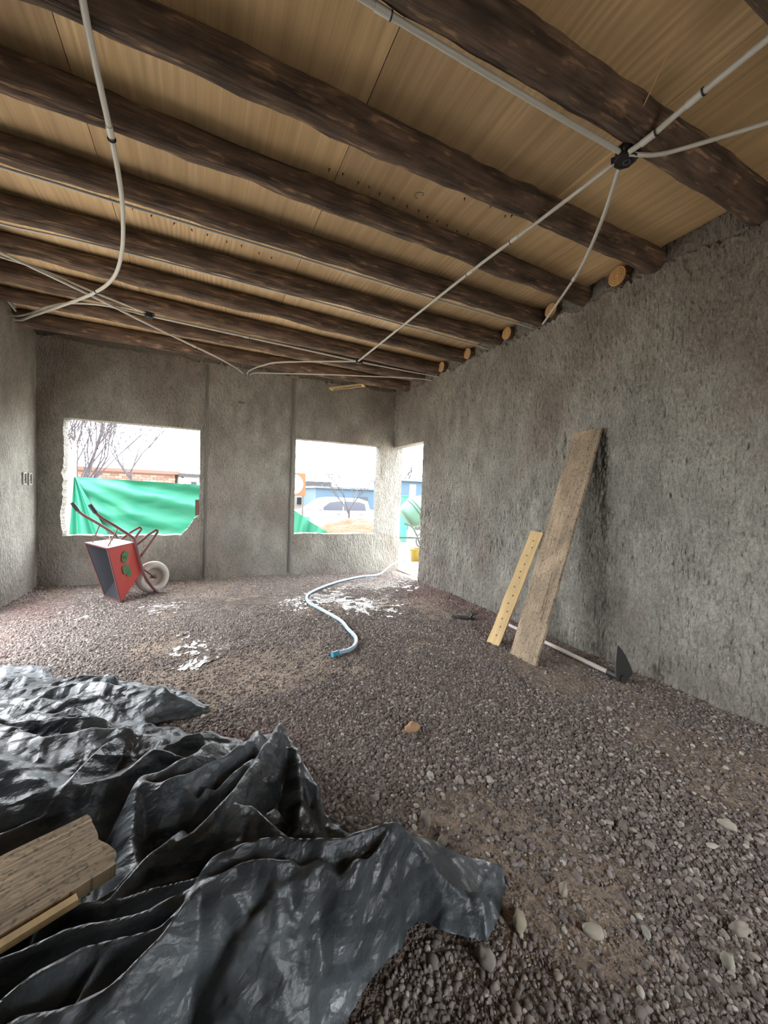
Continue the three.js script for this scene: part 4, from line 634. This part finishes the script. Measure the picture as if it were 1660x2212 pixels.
{
  const b = house('brick_house', 'low pinkish brick house behind the green fence', -6.6, -16, 4.9, 4, 2.75, [0.14, 0.085, 0.065], [0.1, 0.05, 0.036], { windows: [[1.5, 1.9, 0.8, 0.5], [-0.6, 1.95, 0.9, 0.5]] });
  const R = rng(3), bm = [[0.16, 0.09, 0.07], [0.12, 0.066, 0.05], [0.18, 0.12, 0.095]].map((c) => std(new THREE.Color().setRGB(...c), 0.9)), bg = box(0.3, 0.1, 0.03);
  for (let r = 0; r < 9; r++) for (let c = 0; c < 15; c++) { const m = mesh('brick', bg, bm[Math.floor(R() * 3)], b); m.position.set(-2.25 + c * 0.315 + (r % 2) * 0.15, 1.72 + r * 0.112, 0.012); }
  house('white_house', 'small white house with dark windows right of the brick one', -2.95, -15.6, 1.6, 3, 2.65, [0.2, 0.2, 0.2], [0.02, 0.02, 0.022], { windows: [[-0.35, 2.2, 0.35, 0.55], [0.15, 2.2, 0.35, 0.55]], doors: [[0.6, 0.3, 1.9]] });
  const f = group('dark_fence', 'low dark rail fence in front of the white house', 'fence'); f.position.set(-3.4, groundY(-3.4, -10), -10); mesh('rail', box(2.4, 0.1, 0.06, 0, 1.95, 0), M.steel, f); for (let k = 0; k < 5; k++) mesh('post', box(0.07, 2.1, 0.07, -1.1 + k * 0.55, 1.05, 0), M.steel, f);
  house('blue_shed', 'pale blue shed behind the white car in the right window', 8.0, -24.2, 5.6, 4, 2.5, [0.03, 0.055, 0.08], [0.06, 0.065, 0.07], { windows: [[-1.8, 1.5, 0.6, 0.6]], doors: [[1.3, 0.7, 1.9]] });
  house('grey_building', 'long low dark roofed building behind the sapling in the right window', 4.6, -31, 7.5, 4, 2.9, [0.1, 0.09, 0.08], [0.02, 0.02, 0.022], { roofH: 0.5, windows: [[-1.2, 1.3, 0.9, 0.8], [1, 1.3, 0.9, 0.8]] });
  house('blue_building', 'blue flat roofed building seen through the doorway', 9.2, -14, 3.4, 4, 2.95, [0.025, 0.05, 0.075], [0.06, 0.075, 0.085], { windows: [[-1.2, 1.9, 0.55, 0.45]], doors: [[-0.35, 0.8, 2.05]] });
}
{ // orange board with a round white disc
  const t = group('orange_sign', 'orange board with a large white disc at the right window edge', 'sign'); t.position.set(-0.02, groundY(0, -8), -8);
  mesh('board', box(0.95, 0.82, 0.04, 0, 2.15, 0), std(new THREE.Color().setRGB(0.075, 0.03, 0.004), 0.7), t); mesh('disc', new THREE.CylinderGeometry(0.36, 0.36, 0.03, 40).rotateX(Math.PI / 2).translate(0.02, 2.15, 0.03), std(new THREE.Color().setRGB(0.75, 0.75, 0.75), 0.6), t);
  for (const x of [-0.4, 0.4]) mesh('post', box(0.06, 1.8, 0.06, x, 0.9, -0.04), M.steel, t);
}
{ // pickup truck, nose to the left
  const t = group('pickup_truck', 'white double cab pickup parked beyond the right window', 'truck'); t.position.set(3.2, -0.72, -12.0);
  const white = std(new THREE.Color().setRGB(0.13, 0.13, 0.135), 0.3), glass = std(new THREE.Color().setRGB(0.004, 0.01, 0.022), 0.2), tyre = std(new THREE.Color().setRGB(0.02, 0.02, 0.02), 0.8);
  const S = (pts) => new THREE.Shape(pts.map((q) => new THREE.Vector2(...q)));
  const body = new THREE.ExtrudeGeometry(S([[-2.75, 0.42], [-2.8, 0.7], [-2.68, 0.98], [-1.5, 1.12], [-0.75, 1.12], [2.2, 1.13], [2.55, 1.12], [2.58, 0.55], [2.4, 0.42]]), { depth: 1.72, bevelEnabled: true, bevelSize: 0.05, bevelThickness: 0.06, bevelSegments: 3 }).translate(0, 0, -1.8);
  mesh('body', body, white, t);
  mesh('cab', new THREE.ExtrudeGeometry(S([[-1.62, 1.12], [-0.72, 1.7], [-0.2, 1.77], [1.0, 1.74], [1.42, 1.62], [1.6, 1.12]]), { depth: 1.46, bevelEnabled: true, bevelSize: 0.04, bevelThickness: 0.06, bevelSegments: 3 }).translate(0, 0, -1.66), white, t);
  const sideG = (p) => new THREE.ExtrudeGeometry(S(p), { depth: 0.01, bevelEnabled: false }).translate(0, 0, -0.135);
  mesh('side_window', sideG([[-1.05, 1.16], [-0.55, 1.55], [-0.1, 1.62], [0.12, 1.62], [0.12, 1.16]]), glass, t); mesh('side_window', sideG([[0.2, 1.16], [0.2, 1.62], [1.0, 1.6], [1.28, 1.52], [1.36, 1.16]]), glass, t);
  mesh('windscreen', cloth(1, 1, (u, v) => [lerp(-1.66, -0.8, v), lerp(1.15, 1.7, v), lerp(-0.24, -1.6, u)]), glass, t);
  mesh('mirror', new THREE.SphereGeometry(0.12, 14, 10).scale(0.7, 0.75, 0.9).translate(-0.98, 1.24, 0.06), white, t);
  for (const x of [-0.12, 1.05]) mesh('door_handle', box(0.2, 0.035, 0.03, x, 1.0, -0.01), M.steel, t);
  mesh('headlight', box(0.12, 0.2, 0.3, -2.68, 0.82, -0.2), glass, t);
  for (const x of [-1.75, 1.6]) { const w = mesh('wheel', new THREE.TorusGeometry(0.27, 0.1, 12, 28).translate(x, 0.37, -0.12), tyre, t); mesh('hub', new THREE.CylinderGeometry(0.2, 0.2, 0.12, 20).rotateX(Math.PI / 2).translate(x, 0.37, -0.1), std(new THREE.Color().setRGB(0.4, 0.4, 0.42), 0.4, { metalness: 0.6 }), w); }
}
{ // mound of earth
  const g = new THREE.SphereGeometry(1, 48, 24, 0, Math.PI * 2, 0, Math.PI / 2), p = g.attributes.position; for (let i = 0; i < p.count; i++) { const k = 1 + 0.3 * (fbm(p.getX(i) * 3, p.getZ(i) * 3, 821, 4) - 0.5); p.setXYZ(i, p.getX(i) * 1.25 * k, p.getY(i) * 0.72 * k, p.getZ(i) * 0.8 * k); } g.computeVertexNormals();
  const m = tag(mesh('earth_mound', g, std(new THREE.Color().setRGB(0.085, 0.052, 0.03), 0.95, { bumpMap: plasterBump, bumpScale: 0.1 })), 'mound of orange brown earth below the sapling in the right window', 'mound'); m.position.set(0.9, groundY(0.9, -3.9) - 0.02, -3.9);
}
{ // things seen through the doorway
  const t = group('wooden_post', 'tall pale wooden post seen through the doorway', 'post'); t.position.set(3.2, groundY(3.2, -5), -5); mesh('post', box(0.17, 1.95, 0.1, 0, 0.9, 0), M.pine, t); mesh('nail_head', new THREE.CylinderGeometry(0.012, 0.012, 0.01, 8).rotateX(Math.PI / 2).translate(0.0, 1.3, 0.054), M.nail, t);
  const p = group('green_panel', 'flat green sheet panel left of the wooden post outside', 'panel'); p.position.set(2.95, groundY(2.95, -6), -6); mesh('sheet', cloth(16, 10, (u, v) => [lerp(-0.6, 0.65, u), lerp(0, 1.62, v), 0.03 * Math.sin(u * 12)]), teal, p); mesh('top_rail', box(1.28, 0.05, 0.05, 0.02, 1.63, 0), teal, p);
  const m = group('concrete_mixer', 'green concrete mixer with a pale drum outside the doorway', 'mixer'); m.position.set(2.2, groundY(2.2, -3), -3);
  const gm = std(new THREE.Color().setRGB(0.035, 0.085, 0.06), 0.55), fr = std(new THREE.Color().setRGB(0.01, 0.032, 0.02), 0.6);
  const drum = new THREE.LatheGeometry([[0, -0.33], [0.26, -0.33], [0.36, -0.2], [0.4, 0.05], [0.38, 0.15], [0.22, 0.45], [0.2, 0.5], [0.185, 0.5], [0.2, 0.44], [0.35, 0.14]].map((q) => new THREE.Vector2(...q)), 36);
  const q = new THREE.Quaternion().setFromUnitVectors(V(0, 1, 0), V(0.75, 0.6, 0.2).normalize()); drum.applyQuaternion(q).translate(0, 0.92, 0); mesh('drum', drum, gm, m);
  for (const k of [-0.02, 0.06]) mesh('drum_band', new THREE.TorusGeometry(0.4, 0.014, 8, 36).rotateX(Math.PI / 2).translate(0, k, 0).applyQuaternion(q).translate(0, 0.92, 0), fr, m);
  mesh('leg', tube([[-0.42, 0.62, 0.2], [-0.2, 0.5, 0.25], [-0.02, 0.1, 0.3], [-0.02, 0, 0.3]], 0.025, 30, 8), fr, m); mesh('leg', tube([[0.46, 0.66, 0.2], [0.2, 0.52, 0.25], [0.0, 0.2, 0.3]], 0.025, 30, 8), gm, m); mesh('axle_beam', bar(V(-0.4, 0.22, -0.2), V(0.4, 0.22, 0.1), 0.025, 8), fr, m);
  const w = new THREE.Group(); w.name = 'wheel'; w.position.set(0.02, 0.2, 0.36); m.add(w); mesh('tyre', new THREE.TorusGeometry(0.185, 0.022, 10, 30), M.blackPlastic, w); for (let k = 0; k < 6; k++) mesh('spoke', bar(V(0, 0, 0), V(Math.cos(k * 1.047) * 0.18, Math.sin(k * 1.047) * 0.18, 0), 0.014, 6), M.blackPlastic, w);
  const b = group('yellow_bucket', 'yellow bucket standing outside the doorway', 'bucket'); b.position.set(0.95, -0.02, -0.75);
  b.position.y = groundY(0.95, -0.75); const by = std(new THREE.Color().setRGB(0.14, 0.095, 0.0), 0.45); mesh('shell', new THREE.LatheGeometry([[0, 0], [0.1, 0], [0.125, 0.24], [0.132, 0.24], [0.132, 0.255], [0.12, 0.255], [0.097, 0.012], [0, 0.012]].map((k) => new THREE.Vector2(...k)), 28), by, b); mesh('handle', new THREE.TorusGeometry(0.128, 0.004, 6, 24, Math.PI).rotateX(-2.2).translate(0, 0.245, 0), M.steel, b);
  const c = group('thin_stake', 'thin upright steel bar outside the doorway beside the bucket', 'stake'); c.position.set(1.0, groundY(1, -0.6), -0.55); mesh('bar', bar(V(0, 0, 0), V(0.06, 0.66, 0), 0.009, 8), M.steel, c); mesh('hook', new THREE.TorusGeometry(0.03, 0.006, 6, 12, Math.PI).translate(0.09, 0.66, 0), M.steel, c);
}
renderer.render(scene, camera);
